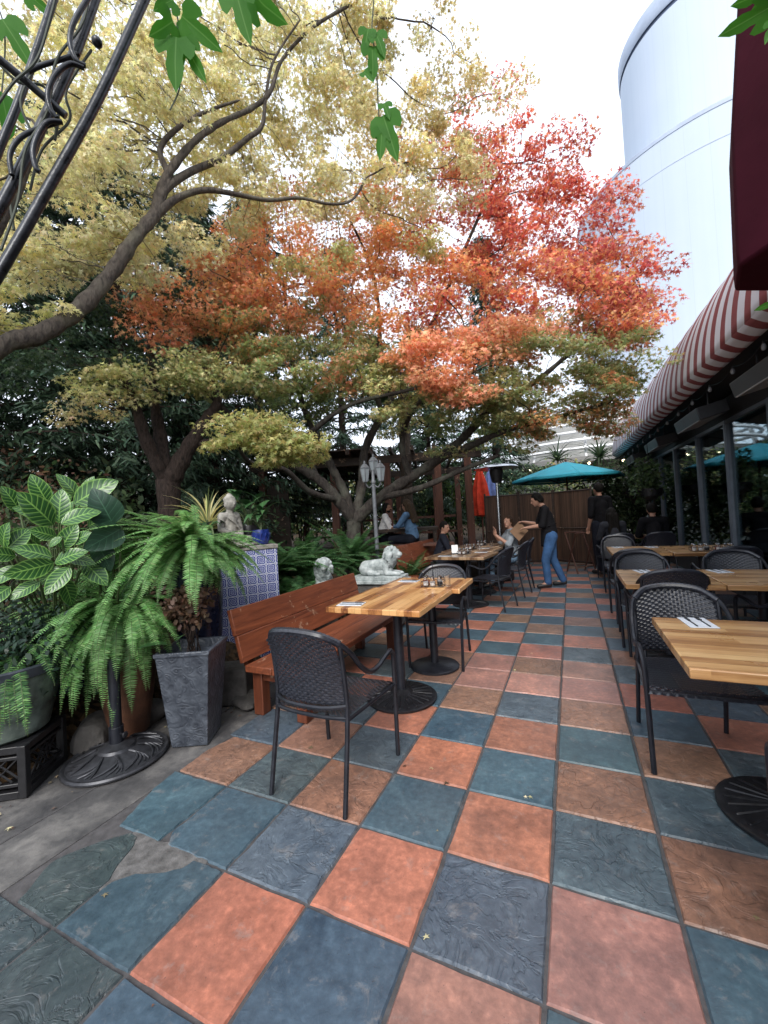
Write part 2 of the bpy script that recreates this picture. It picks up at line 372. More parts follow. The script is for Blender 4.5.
    M['bark_black'] = m_bark('shade_tree_bark', (.012, .009, .008), (.055, .038, .031), 14)
    M['bark_palm'] = m_bark('palm_bark', (.03, .025, .02), (.11, .09, .07), 20)
    M['stem'] = m_plain('green_stem', (.06, .09, .03), .6, 0, .3, 20, .1); M['vine'] = m_plain('vine_stem', (.04, .05, .035), .7, 0, .3, 20, .1)
    for n, c in dict(skin=(.42, .23, .16), skin_tan=(.30, .155, .10)).items(): M[n] = m_plain(n, c, .5, 0, .06, 8, .05)
    for n, c in dict(black_knit=(.010, .010, .012), denim=(.045, .105, .23), pale_denim=(.16, .25, .36), denim_jacket=(.09, .17, .29), grey_top=(.24, .27, .30), white_shirt=(.6, .6, .6), navy=(.012, .014, .022), red_cloth=(.5, .05, .025), blue_cloth=(.14, .2, .42), charcoal=(.03, .032, .04), dark_trousers=(.014, .016, .024)).items():
        t = NT(n); f = t.noise(t.obj(), 9., 4.); g = t.noise(t.obj(), 160., 2.)
        M[n] = t.fin(t.ramp(f, [(.3, tuple(x*.75 for x in c)), (.7, tuple(x*1.25 for x in c))]), .9, t.bump(t.math('ADD', f, t.math('MULTIPLY', g, .2)), .5, .012), spec=.15)
    for n, c in dict(hair_black=(.008, .007, .006), hair_brown=(.035, .02, .012), hair_long=(.05, .035, .022)).items():
        t = NT(n); f = t.noise(t.scale(t.obj(), 40, 40, 6), 3., 3.); M[n] = t.fin(t.ramp(f, [(.3, tuple(x*.6 for x in c)), (.7, tuple(x*1.5 for x in c))]), .75, t.bump(f, .4, .006), spec=.15)
    M['lips'] = m_plain('lips', (.28, .09, .08), .5, 0, .05, 8, 0); M['shoe'] = m_plain('shoe', (.012, .012, .013), .5, 0, .2, 8, .05); M['eye'] = m_plain('eye', (.02, .015, .012), .2, 0, .05, 8, 0)
    M['tan_card'] = m_plain('tan_card', (.22, .13, .075), .7, 0, .1, 8, .05)
mats()
# ================================================================= THE GROUND
S = .406
def sstep(t):
    t = min(max(t, 0), 1); return t*t*(3-2*t)
def gh(x, y):
    """height of the planted bed left of the patio"""
    xb = -2.78+.30*sstep((y-.3)/.6)-.35*sstep((y-7)/1.5)
    h = .42*sstep((xb-x)/.45)+.22*sstep((xb-1-x)/3)
    return h+(.03*math.sin(x*3.1+y*2.3)+.02*math.sin(x*7+y*5))*sstep((xb-x)/.5)
def ground():
    b = MB(); b.box((0, 30, -.06), (260, 260, .1)); tag(b.build('ground', MT['far_ground']), kind='structure')
    xs = np.concatenate([np.linspace(-26, -6, 21)[:-1], np.linspace(-6, -2.2, 39)]); ys = np.linspace(-4, 26, 101)
    b = MB(); n = len(xs)
    for y in ys:
        for x in xs: b.v.append((x, y, gh(x, y)-.012))
    for j in range(len(ys)-1):
        for i in range(n-1): a = j*n+i; b.f.append((a, a+1, a+n+1, a+n)); b.m.append(0)
    tag(b.build('garden_soil', MT['soil']), kind='structure')
    b = MB(); b.box((-2.55, 4.0, -.02), (1.1, 13.0, .03)); p = b.build('concrete_path', MT['path']); tag(p, kind='structure')
    b = MB(); b.box((.4, 4.6, -.023), (5.2, 14.4, .03)); tag(b.build('grout_bed', MT['grout']), kind='structure')
    # joints sawn in the path
    # tiles, with the colours laid as on the patio
    SL, BL, OR, BR, PK, DK = (.082, .112, .134), (.064, .108, .141), (.39, .155, .105), (.27, .15, .10), (.37, .185, .145), (.055, .075, .082)
    spec = {(0, 4): PK, (-1, 5): BR, (-2, 4): PK, (-4, -1): BL, (-4, -3): DK, (-5, -2): DK, (-5, -1): BL, (0, -1): PK, (0, 0): SL, (-1, -1): SL, (-1, 0): OR, (-2, -1): OR,
            (-2, 0): BL, (-2, 1): OR, (-2, -2): BL, (-1, -2): PK, (-1, 1): BL, (-1, 2): OR, (0, 1): BR, (0, 3): BR, (0, 5): PK, (-1, 4): PK, (-2, 5): PK, (-2, 3): BR, (1, 0): BR, (1, 2): BR, (1, 1): SL,
            (-3, -1): SL, (-3, 0): BR, (-3, -2): OR, (-3, -3): BL, (-4, -2): BL, (-4, 0): SL, (-4, 1): BR, (-5, 0): BR, (-3, 1): SL, (-5, 1): SL, (-5, -3): DK, (-5, -4): DK, (-4, -4): DK, (-4, 2): SL,
            (-3, 2): OR, (-3, 4): BR, (-3, 5): BR, (1, 4): OR, (0, 2): BL, (-2, 2): BL, (-2, 6): BL, (2, 3): OR, (-4, 3): OR, (-4, 5): OR, (-4, 4): SL}
    V = []; F = []; C = []; K = []
    rr = random.Random(3)
    for j in range(-5, 29):
        for i in range(-6, 6):
            if i == -6 and j < 3: continue
            even = (i+j) % 2 == 0
            c = spec.get((i, j)) or (rr.choice([BL, BL, SL]) if even else rr.choice([OR, BR, OR, BR]))
            riv = 1. if c in (SL, BR, DK) else .12
            k = rr.uniform(.88, 1.12); c = tuple(q*k*rr.uniform(.95, 1.05) for q in c)
            g = .0055; x0, x1, y0, y1 = i*S+g, (i+1)*S-g, j*S+g, (j+1)*S-g; e = .005
            ox, oy = rr.uniform(-.0012, .0012), rr.uniform(-.0012, .0012); zt = rr.uniform(-.0008, .0008)
            n = len(V)
            ring = [(x0, y0), (x1, y0), (x1, y1), (x0, y1)]
            if (i, j) == (-4, -1): ring = [(x0, y0+.06), (x0+.05, y0), (x1, y0), (x1, y1), (x0, y1)]
            if (i, j) == (-5, -2): ring = [(x0+.14, y0), (x1, y0), (x1, y1-.20), (x1-.04, y1-.14), (x1-.07, y1-.06), (x1-.12, y1), (x0+.22, y1), (x0+.14, y1-.08), (x0+.06, y1-.2), (x0+.05, y0+.15)]
            if (i, j) == (-4, -2): ring = [(x0, y0), (x1, y0), (x1, y1), (x0+.24, y1), (x0+.22, y1-.05), (x0+.15, y1-.10), (x0+.06, y1-.14), (x0, y1-.20)]
            if (i, j) == (-5, -1): ring = [(x0+.12, y0), (x1, y0), (x1, y1), (x0, y1), (x0+.02, y1-.15)]
            if (i, j) == (-5, 0): ring = [(x0+.02, y0), (x1, y0), (x1, y1), (x0+.05, y1), (x0, y1-.2)]
            if len(ring) == 4:
                rg = []
                for q in range(4):
                    a_, c_ = ring[q], ring[(q+1) % 4]
                    for s_ in range(7):
                        u_ = s_/7; jx, jy = (rr.uniform(-.0013, .0013), rr.uniform(-.0013, .0013)); ch = rr.uniform(.002, .006) if rr.random() < .04 else 0
                        px_, py_ = a_[0]+(c_[0]-a_[0])*u_+jx, a_[1]+(c_[1]-a_[1])*u_+jy; mx_, my_ = (x0+x1)/2, (y0+y1)/2; dl = math.hypot(mx_-px_, my_-py_)
                        rg.append((px_+(mx_-px_)/dl*ch, py_+(my_-py_)/dl*ch))
                ring = rg
            else:
                rg = []
                for q in range(len(ring)):
                    a_, c_ = ring[q], ring[(q+1) % len(ring)]; ns = max(2, int(math.hypot(c_[0]-a_[0], c_[1]-a_[1])/.025))
                    for s_ in range(ns):
                        u_ = s_/ns; w_ = .0035 if q not in (0,) else .0015
                        rg.append((a_[0]+(c_[0]-a_[0])*u_+rr.uniform(-w_, w_), a_[1]+(c_[1]-a_[1])*u_+rr.uniform(-w_, w_)))
                ring = rg
            m = len(ring); cx = sum(p[0] for p in ring)/m; cy = sum(p[1] for p in ring)/m
            for (x, y) in ring: V.append((x+ox, y+oy, -.009))
            for (x, y) in ring:
                dx, dy = cx-x, cy-y; l = math.hypot(dx, dy); V.append((x+ox+dx/l*e*1.3, y+oy+dy/l*e*1.3, zt+rr.uniform(-.0004, .0004)))
            F.append(tuple(range(n+m, n+2*m)))
            for q in range(m): F.append((n+q, n+(q+1) % m, n+m+(q+1) % m, n+m+q))
            C += [(*c, 1)]*(2*m); K += [riv]*(2*m)
    me = bpy.data.meshes.new('patio_floor'); me.from_pydata(V, [], F); me.materials.append(MT['tile'])
    a = me.attributes.new('col', 'FLOAT_COLOR', 'POINT'); a.data.foreach_set('color', np.array(C, 'f').ravel())
    a = me.attributes.new('riven', 'FLOAT', 'POINT'); a.data.foreach_set('value', np.array(K, 'f'))
    tag(link('patio_floor', me), kind='structure')
    b = MB(); pts = [(-1.80, -.405), (-1.60, -.385), (-1.44, -.36), (-1.32, -.40), (-1.34, -.50), (-1.50, -.58), (-1.62, -.66), (-1.70, -.62), (-1.76, -.52)]
    pp = []
    for q in range(len(pts)):
        a_, c_ = pts[q], pts[(q+1) % len(pts)]
        for s_ in range(6): u_ = s_/6; pp.append((a_[0]+(c_[0]-a_[0])*u_+random.uniform(-.008, .008), a_[1]+(c_[1]-a_[1])*u_+random.uniform(-.008, .008)))
    b.prism(pp[::-1], -.02, -.0035); tag(b.build('path_patch', MT['patch'], bev=.004), kind='structure')
    b = MB()
    for y in (-1.5, .95, 3.0): b.box((-2.6, y, -.0045), (.9, .012, .004))
    b.box((-2.33, 1.5, -.0045), (.010, 8.0, .004)); tag(b.build('path_joint', MT['grout']), kind='structure')
ground()

# ================================================================= THE RESTAURANT
def restaurant():
    B = thing('restaurant_building', 'low restaurant front with dark soffit and tall windows behind the right-hand tables', 'building', (CAM[0], CAM[1], 0), rad(1.24))
    gx, y0, y1 = 2.3, -3.0, 15.2
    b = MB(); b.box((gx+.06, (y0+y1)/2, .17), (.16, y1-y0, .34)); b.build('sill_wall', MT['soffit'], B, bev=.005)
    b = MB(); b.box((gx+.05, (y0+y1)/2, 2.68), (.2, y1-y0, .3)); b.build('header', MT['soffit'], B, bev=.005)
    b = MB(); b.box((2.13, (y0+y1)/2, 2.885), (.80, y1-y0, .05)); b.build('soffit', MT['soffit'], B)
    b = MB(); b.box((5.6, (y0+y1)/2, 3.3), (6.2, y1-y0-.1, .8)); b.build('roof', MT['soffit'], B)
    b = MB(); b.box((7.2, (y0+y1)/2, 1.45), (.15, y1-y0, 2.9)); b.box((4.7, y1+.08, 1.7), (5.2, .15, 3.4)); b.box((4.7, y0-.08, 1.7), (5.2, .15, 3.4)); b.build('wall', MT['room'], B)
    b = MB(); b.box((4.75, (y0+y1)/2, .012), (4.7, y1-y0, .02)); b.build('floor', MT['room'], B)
    ms = [-.6, .75, 2.1, 3.4, 4.7, 6.05, 7.4, 8.75, 10.3, 11.7, 13.1, 14.6]
    for y in ms:
        b = MB(); b.box((gx-.01, y, 1.44), (.07, .045, 2.2)); b.build('mullion', MT['frame'], B, bev=.004)
    for a, c in zip(ms[:-1], ms[1:]):
        w = MB(); z0, z1, ya_, yb_ = .345, 2.528, a+.03, c-.03; fr_ = .05
        w.add([(gx+dx, y, z) for dx in (-.04, .04) for (y, z) in ((ya_, z0), (yb_, z0), (yb_, z1), (ya_, z1), (ya_+fr_*.4, z0+fr_), (yb_-fr_*.4, z0+fr_), (yb_-fr_*.4, z1-fr_), (ya_+fr_*.4, z1-fr_))], [(k, (k+1) % 4, 4+(k+1) % 4, 4+k) for k in range(4)]+[(8+k, 12+k, 12+(k+1) % 4, 8+(k+1) % 4) for k in range(4)]+[(k, 8+k, 8+(k+1) % 4, (k+1) % 4) for k in range(4)]+[(4+k, 4+(k+1) % 4, 12+(k+1) % 4, 12+k) for k in range(4)]); f = w.build('window', MT['frame'], B, smooth=False)
        p = MB(); p.box((gx+.005, (a+c)/2, 1.435), (.008, c-a-.06, 2.08)); p.build('pane', MT['window'], f, smooth=False)
    # barrel awning: quarter ellipse over the lip, with folded returns
    A = MB(); k = 22; n = 150; ya, yb = -1.6, 14.15
    def prof(v, u):
        th = PI/2*v; y = ya+(yb-ya)*u
        sag = .012*math.sin(y*2*PI/1.2)**2*math.sin(PI*v)
        return (2.35-(.79-sag)*math.cos(th), y, 2.9+(1.24-sag)*math.sin(th))
    A.grid(lambda u, v: prof(v, u), n, k)
    aw = A.build('awning', MT['awning'], B, angle=80, solid=.006)
    V = MB(); V.grid(lambda u, v: (1.557+.16*v, ya+(yb-ya)*u, 2.897-.075*math.sin(v*PI/2)), n, 4); V.build('valance', MT['awning'], aw, angle=80, solid=.006)
    E = MB()
    pr = [(2.35-.785*math.cos(PI/2*i/16), 2.9+1.235*math.sin(PI/2*i/16)) for i in range(17)]
    vv = [(x, yb-.004, z) for x, z in pr]+[(2.35, yb-.004, 2.9)]; E.add(vv, [tuple(range(len(vv)))]); E.build('awning_end', MT['awning'], aw, smooth=False, solid=.006)
    for i in range(9):
        r_ = MB(); y = .2+i*1.7; r_.tube([(2.35-.775*math.cos(PI/2*q/10), y, 2.9+1.22*math.sin(PI/2*q/10)) for q in range(11)], .012, 6); r_.build('awning_rib', MT['frame'], aw)
restaurant()
def heater(i, y, lab):
    th = rad(1.24); lx = 1.92
    p = (CAM[0]+lx*math.cos(th)-y*math.sin(th), CAM[1]+lx*math.sin(th)+y*math.cos(th), 2.56)
    t = thing('patio_ceiling_heater', lab, 'heater', p, th, 'heaters under the restaurant soffit')
    b = MB(); b.box((0, 0, .02), (.34, 1.15, .17), 0, Matrix.Rotation(rad(-14), 3, 'Y')); b.build('housing', MT['heater_box'], t, bev=.012)
    b = MB(); b.box((-.022, 0, -.072), (.27, 1.02, .012), 0, Matrix.Rotation(rad(-14), 3, 'Y')); b.build('grille', MT['heater_face'], t)
    b = MB(); b.tube([(0, -.4, .08), (0, -.4, .29)], .012); b.tube([(0, .4, .08), (0, .4, .29)], .012); b.build('bracket', MT['heater_box'], t)
for i, (y, l) in enumerate([(4.9, 'long box heater under the soffit nearest the maroon canopy'), (7.2, 'long box heater with pale grille, second under the striped awning'), (9.7, 'long box heater with pale grille, third under the striped awning'), (12.4, 'long box heater under the soffit at the far end of the awning')]): heater(i, y, l)
def strings():
    th = rad(1.24); t = thing('string_lights', 'string of clear round bulbs hung along the inside of the striped awning lip', 'string lights', (CAM[0], CAM[1], 0), th)
    ys = [2.6+.72*i for i in range(16)]; pts = []
    for a, c in zip(ys[:-1], ys[1:]):
        for q in range(6): u = q/6; pts.append((1.78, a+(c-a)*u, 2.80-.06*math.sin(PI*u)))
    b = MB(); b.tube(pts, .004, 5); b.build('wire', MT['black_plastic'], t)
    for y in ys:
        b = MB(); b.lathe([(.001, -.085), (.014, -.08), (.022, -.06), (.02, -.04), (.012, -.02)], (1.78, y, 2.80), 12); o = b.build('bulb', MT['bulb'], t)
        b = MB(); b.lathe([(.014, -.022), (.015, 0), (.01, .008)], (1.78, y, 2.80), 10); b.build('socket', MT['black_plastic'], o)
strings()
def pendant(p, lab):
    t = thing('pendant_lamp', lab, 'lamp', p)
    b = MB(); b.tube([(0, 0, .05), (0, 0, .45)], .004, 6); b.build('cord', MT['black_plastic'], t)
    b = MB(); b.lathe([(.07, -.03), (.05, .02), (.012, .06)], (0, 0, 0), 16); b.build('shade', MT['frame'], t)
    b = MB(); b.ball((0, 0, -.025), .028, 10); b.build('bulb', MT['lit'], t)
pendant((3.05, 6.1, 2.2), 'small lit pendant lamp seen through the restaurant windows')
# maroon canopy hanging over the near right corner
def canopy():
    z = 2.23; F = onz(738, 267, z); Bk = onz(735, 292, z); G = onz(768, 247, z); H = onz(768, 292, z)
    G = F+(G-F)*9; H = Bk+(H-Bk)*9
    b = MB(); q = [F[:2], G[:2], H[:2], Bk[:2]]; t = thing('maroon_canopy', 'dark maroon fabric canopy overhanging the near right corner', 'canopy', tuple(F[:2])+(z,))
    o = F[:2]; q = [(p-o) for p in q]; d = np.array([.908, .418])
    rows = [0, .05, .5, 1.0, 1.6, 2.6]; offs = [0, -.003, .01, .07, .16, .34]
    v = []; f = []
    for zz, k in zip(rows, offs):
        for j, p in enumerate(q): pp = p+d*k*(1 if j in (0, 3) else 1); v.append((pp[0], pp[1], zz))
    for i in range(len(rows)-1):
        for j in range(4): f.append((i*4+j, i*4+(j+1) % 4, i*4+4+(j+1) % 4, i*4+4+j))
    f.append((3, 2, 1, 0)); n = len(rows)*4-4; f.append((n, n+1, n+2, n+3))
    b.add(v, f); b.build('canopy_cloth', MT['maroon'], t, bev=.012)
canopy()

# ================================================================= FAR BUILDINGS
def tower():
    cx, cy = 9.793, 32.115
    T = thing('round_tower', 'tall pale blue round tower in two stepped drums above the awning', 'building', (cx, cy, 0))
    b = MB(); b.lathe([(8.02, 0), (8.02, 21.2)], (0, 0, 0), 128); b.build('lower_drum', MT['tower'], T)
    b = MB(); b.lathe([(8.025, 21.205), (8.05, 21.21), (8.05, 21.42), (7.9, 21.55), (4.7, 21.75)], (0, 0, 0), 128); b.build('lower_rim', MT['tower_trim'], T)
    b = MB(); b.lathe([(8.025, 19.55), (8.032, 19.56), (8.032, 19.59), (8.025, 19.60)], (0, 0, 0), 128); b.build('seam', MT['tower_trim'], T)
    b = MB(); b.lathe([(4.65, 21.0), (4.65, 31.2)], (0, 0, 0), 96); b.build('upper_drum', MT['tower'], T)
    b = MB(); b.lathe([(4.66, 31.21), (4.58, 31.23), (4.58, 31.42), (4.66, 31.44)], (0, 0, 0), 96); b.build('shadow_gap', MT['tower_seam'], T)
    b = MB(); b.lathe([(4.68, 31.45), (4.74, 31.6), (4.74, 32.5), (4.6, 32.7), (.2, 32.9)], (0, 0, 0), 96); b.build('parapet', MT['tower_trim'], T)
tower()
def pavilion():
    c = at(588, 507, 23.)
    T = thing('round_pavilion', 'round pavilion with curved white louvre bands beyond the teal umbrella', 'building', (c[0], c[1], 0))
    b = MB(); b.lathe([(3.6, 0), (3.6, 3.2)], (0, 0, 0), 64); b.build('drum', MT['grey_paint'], T)
    b = MB(); b.lathe([(.2, 3.21), (4.75, 3.21), (4.75, 3.42), (.2, 3.5)], (0, 0, 0), 80); b.build('soffit', MT['grey_paint'], T)
    for i, z in enumerate((3.75, 4.1, 4.45, 4.8, 5.15, 5.5, 5.85)):
        r = 4.82-.10*i; b = MB()
        b.tube([(r*math.cos(a), r*math.sin(a), z) for a in np.linspace(0, 2*PI, 97)[:-1]], .075, 6, closed=True); b.build('louvre_band', MT['white_paint'], T)
    for i in range(14):
        a = 2*PI*i/14+.2; b = MB(); b.tube([(4.70*math.cos(a), 4.70*math.sin(a), 3.4), (4.05*math.cos(a), 4.05*math.sin(a), 5.95)], .05, 6); b.build('louvre_post', MT['white_paint'], T)
    b = MB(); b.lathe([(3.2, 3.5), (3.2, 5.6), (.2, 6.0)], (0, 0, 0), 64); b.build('roof', MT['pale_wall'], T)
    for i in range(9):
        a = -PI/2+(i-4)*.3-.3; b = MB(); b.ball((4.2*math.cos(a), 4.2*math.sin(a), 3.17), .05, 8); b.build('lamp', MT['lit'], T)
pavilion()
def far_house():
    c = at(40, 480, 24.)
    T = thing('far_house', 'pale flat-roofed house glimpsed through the dark trees on the left', 'building', (c[0], c[1], 0), rad(55))
    b = MB(); b.box((0, 0, 2.2), (14, 6, 4.4)); b.build('wall', MT['pale_wall'], T)
    b = MB(); b.box((0, 0, 4.52), (14.6, 6.6, .22)); b.build('roof', MT['grey_paint'], T)
    for i in range(5):
        b = MB(); b.box((-5+i*2.5, -3.02, 2.2), (1.1, .08, 1.4)); f = b.build('window', MT['white_paint'], T); b = MB(); b.box((-5+i*2.5, -3.07, 2.2), (.95, .03, 1.25)); b.build('pane', MT['window'], f)
far_house()
# ================================================================= FURNITURE
def weave(b, fn, rows, stakes, width=1.04, amp=.0035, sub=2, thick=.0016):
    """flat strands run across fn(u,v), passing over and under the stakes"""
    n = stakes*sub; e = 1e-3
    def nrm(u, v):
        p = Vector(fn(u, v)); a = Vector(fn(min(u+e, 1), v))-Vector(fn(max(u-e, 0), v)); c = Vector(fn(u, min(v+e, 1)))-Vector(fn(u, max(v-e, 0)))
        q = a.cross(c); return p, (q.normalized() if q.length > 0 else Vector((0, 0, 1)))
    for j in range(rows):
        v0 = (j+.5-width/2)/rows; v1 = (j+.5+width/2)/rows; vm = (v0+v1)/2; vs = []
        for i in range(n+1):
            u = i/n; o = amp*math.cos(PI*(i/sub+j))
            for v, k in ((v0, -.35), (vm, 1.), (v1, -.35)):
                p, q = nrm(u, v); vs.append(p+q*(o+k*thick))
        f = []
        for i in range(n):
            a = i*3; f += [(a, a+3, a+4, a+1), (a+1, a+4, a+5, a+2)]
        b.add(vs, f)
    for i in range(stakes+1):
        u = i/stakes; w = .17/stakes; vs = []; f = []; m = rows
        for j in range(m+1):
            v = j/m
            for uu in (max(u-w, 0), min(u+w, 1)): p, q = nrm(uu, v); vs.append(p-q*.001)
        for j in range(m): a = j*2; f.append((a, a+1, a+3, a+2))
        b.add(vs, f)
def make_chair(lab):
    t = thing('wicker_chair', lab, 'chair', (0, 0, 0), 0, 'black woven armchairs on the patio')
    # the arm rail: front leg, arm, swoop up to the crown of the back and down the other side
    half = [(.245, .245, 0), (.25, .24, .25), (.255, .232, .50), (.262, .215, .60), (.268, .17, .637), (.268, .10, .625), (.262, .03, .598), (.256, -.05, .597), (.25, -.13, .65), (.24, -.20, .735), (.215, -.265, .80), (.15, -.315, .845), (.07, -.338, .862)]
    full = half+[(0, -.343, .866)]+[(-x, y, z) for x, y, z in half[::-1]]
    b = MB(); b.tube(smoothpath(full, 4), .0135, 8); b.build('arm_rail', MT['tube'], t)
    for s in (-1, 1):
        b = MB(); b.tube(smoothpath([(s*.225, -.31, 0), (s*.222, -.265, .25), (s*.218, -.232, .45), (s*.216, -.235, .6), (s*.214, -.262, .795)], 4), .0125, 8); b.build('back_leg', MT['tube'], t)
    b = MB()
    for s in (-1, 1): b.tube([(s*.253, .235, .42), (s*.22, -.235, .42)], .010, 6)
    b.tube(smoothpath([(-.22, -.235, .43), (-.1, -.26, .43), (.1, -.26, .43), (.22, -.235, .43)], 3), .010, 6)
    b.tube(smoothpath([(-.216, -.238, .49), (-.1, -.285, .485), (.1, -.285, .485), (.216, -.238, .49)], 3), .010, 6)
    b.tube([(-.253, .235, .42), (.253, .235, .42)], .010, 6); b.build('seat_frame', MT['tube'], t)
    def back(u, v):
        x = (u*2-1); k = 1-x*x
        top = .80+.062*(1-abs(x)**2.4); z = .495+(top-.495)*v
        lean = .028+.062*v*v
        return (x*(.213-.002*v), -.212-lean*(.55+.45*v)-.062*k*(.75+.25*v), z)
    b = MB(); weave(b, back, 27, 22); b.build('woven_back', MT['wicker'], t)
    def seat(u, v):
        x = u*2-1; y = -.245+.495*v; w = .218+.034*v
        dip = -.022*(1-x*x)*math.sin(PI*min(max(v, 0), 1))
        fz = -.03*max(0, (v-.9)/.1)**2
        return (x*w, y, .442+dip+fz)
    b = MB(); weave(b, seat, 36, 26, amp=.003); b.build('woven_seat', MT['wicker'], t)
    # wrapped rim of the crown
    b = MB(); rim = smoothpath([(.213, -.262, .80), (.15, -.318, .848), (.07, -.340, .866), (0, -.345, .870), (-.07, -.340, .866), (-.15, -.318, .848), (-.213, -.262, .80)], 10)
    k = len(rim); b.tube(rim, [.0175+.0022*(i % 2) for i in range(k)], 8); b.build('wrapped_rim', MT['wicker'], t)
    return t
chairs = [
 ((-1.11, .33), -.03, 'empty black woven chair nearest the camera, drawn up to the warm butcher block table'),
 ((-1.06, 2.14), PI+.08, 'black woven chair facing the camera behind the table with the condiment caddy'),
 ((-.99, 4.42), PI/2-.25, 'black woven chair seen side-on at the aisle, between the first bench and the server'),
 ((-.86, 5.42), PI/2-.15, 'empty black woven chair just in front of the seated girl'),
 ((-.84, 6.18), PI/2+.1, 'black woven chair the girl in pale denim sits on'),
 ((.70, 1.10), PI+.03, 'black woven chair facing the camera under the corner of the near right table'),
 ((.945, -.17), .05, 'black woven chair mostly out of frame at the near right edge'),
 ((.83, 2.44), .05, 'black woven chair with its back turned, right behind the near right chair'),
 ((.79, 3.18), PI, 'black woven chair facing the camera behind the second right table'),
 ((.80, 4.12), 0., 'black woven chair with its back turned in front of the third right table'),
 ((.83, 5.98), PI, 'black woven chair facing the camera beyond the third right table'),
 ((1.55, 3.22), PI-.1, 'black woven chair by the windows behind the second right table'),
 ((1.60, 2.30), .3, 'black woven chair by the windows in front of the second right table'),
 ((1.72, 4.20), .1, 'black woven chair by the windows in front of the third right table'),
 ((.87, 7.05), .3, 'black woven chair carrying the seated figure in the dark jacket'),
 ((1.52, 7.10), .1, 'black woven chair carrying the seated figure all in black'),
]
proto = make_chair(chairs[0][2]); proto.location = (*chairs[0][0], 0); proto.rotation_euler = (0, 0, chairs[0][1])
for (p, a, l) in chairs[1:]: dup(proto, (*p, 0), a, l)

def table(name_lab, x0, x1, y0, y1, mat, pole, base, rz=0., group='butcher block tables on single pedestals', z=.75, edge=0):
    cx, cy = (x0+x1)/2, (y0+y1)/2
    t = thing('dining_table', name_lab, 'table', (cx, cy, 0), rz, group)
    w, d = (x1-x0)/2, (y1-y0)/2; rr = random.Random(int(cx*100+cy*10))
    ring = []
    def side(a, b_, n):
        for i in range(n):
            u = i/n; ring.append((a[0]+(b_[0]-a[0])*u+rr.uniform(-1, 1)*.003*edge, a[1]+(b_[1]-a[1])*u+rr.uniform(-1, 1)*.003*edge))
    n = 14 if edge else 1
    side((-w, -d), (w, -d), n); side((w, -d), (w, d), n); side((w, d), (-w, d), n); side((-w, d), (-w, -d), n)
    b = MB(); b.prism(ring, z-.042, z); b.build('tabletop', mat, t, bev=.005, smooth=True)
    px, py = pole[0]-cx, pole[1]-cy
    b = MB(); b.tube([(px, py, .02), (px, py, z-.05)], .037, 16); b.box((px, py, z-.048), (.34, .05, .012)); b.box((px, py, z-.0485), (.05, .34, .011)); b.build('pole', MT['tube'], t, bev=.002)
    b = MB()
    if base == 'ribbed':
        b.lathe([(.262, 0), (.272, .008), (.272, .02), (.258, .028), (.2, .032), (.09, .048), (.06, .075), (.045, .08)], (px, py, 0), 48)
        for i in range(24):
            a = 2*PI*i/24; b.caps((px+.075*math.cos(a), py+.075*math.sin(a), .047), .007, (px+.235*math.cos(a+.08), py+.235*math.sin(a+.08), .029), .007, 6)
        b.build('base', MT['cast'], t)
    else:
        b.lathe([(.212, 0), (.222, .006), (.222, .02), (.21, .03), (.07, .042), (.045, .05)], (px, py, 0), 48); b.build('base', MT['tube'], t)
    return t
table('warm striped butcher block table nearest the camera on a ribbed round base', -1.58, -.82, .97, 1.80, MT['block_warm'], (-1.12, 1.27), 'ribbed', 0, edge=1)
table('warm butcher block table carrying the condiment caddy, on a smooth disc base', -1.545, -.765, 1.805, 2.40, MT['block_warm'], (-1.07, 1.95), 'smooth', .02, edge=1)
table('dull brown block table with white menu holder beside the second bench', -1.92, -.98, 4.30, 5.12, MT['block_dull'], (-1.30, 4.55), 'ribbed', -.1)
table('dull brown block table in front of the girl, second along the far bench', -1.92, -1.03, 5.2, 6.0, MT['block_dull'], (-1.35, 5.5), 'ribbed', -.06)
table('dull brown block table at the far end of the bench by the heater pole', -1.92, -1.08, 6.08, 6.85, MT['block_dull'], (-1.38, 6.4), 'ribbed', -.06)
table('pale butcher block table at the near right edge with one cutlery set', .53, 1.36, .29, 1.10, MT['block_pale'], (.95, .68), 'ribbed')
table('pale butcher block table second on the right, aisle half of a joined pair', .52, 1.17, 2.18, 3.02, MT['block_pale'], (.86, 2.6), 'ribbed')
table('pale butcher block table second on the right, window half of a joined pair', 1.18, 1.85, 2.20, 3.04, MT['block_pale'], (1.52, 2.62), 'smooth')
table('block table third on the right, aisle half with two cutlery sets', .62, 1.29, 4.56, 5.55, MT['block_pale'], (.96, 5.0), 'smooth')
table('block table third on the right, window half with a row of jars', 1.30, 2.05, 4.5, 5.5, MT['block_pale'], (1.68, 5.0), 'smooth')
table('dark block table at the back right between the seated figures', .62, 1.6, 7.55, 8.25, MT['block_dull'], (1.1, 7.9), 'smooth')

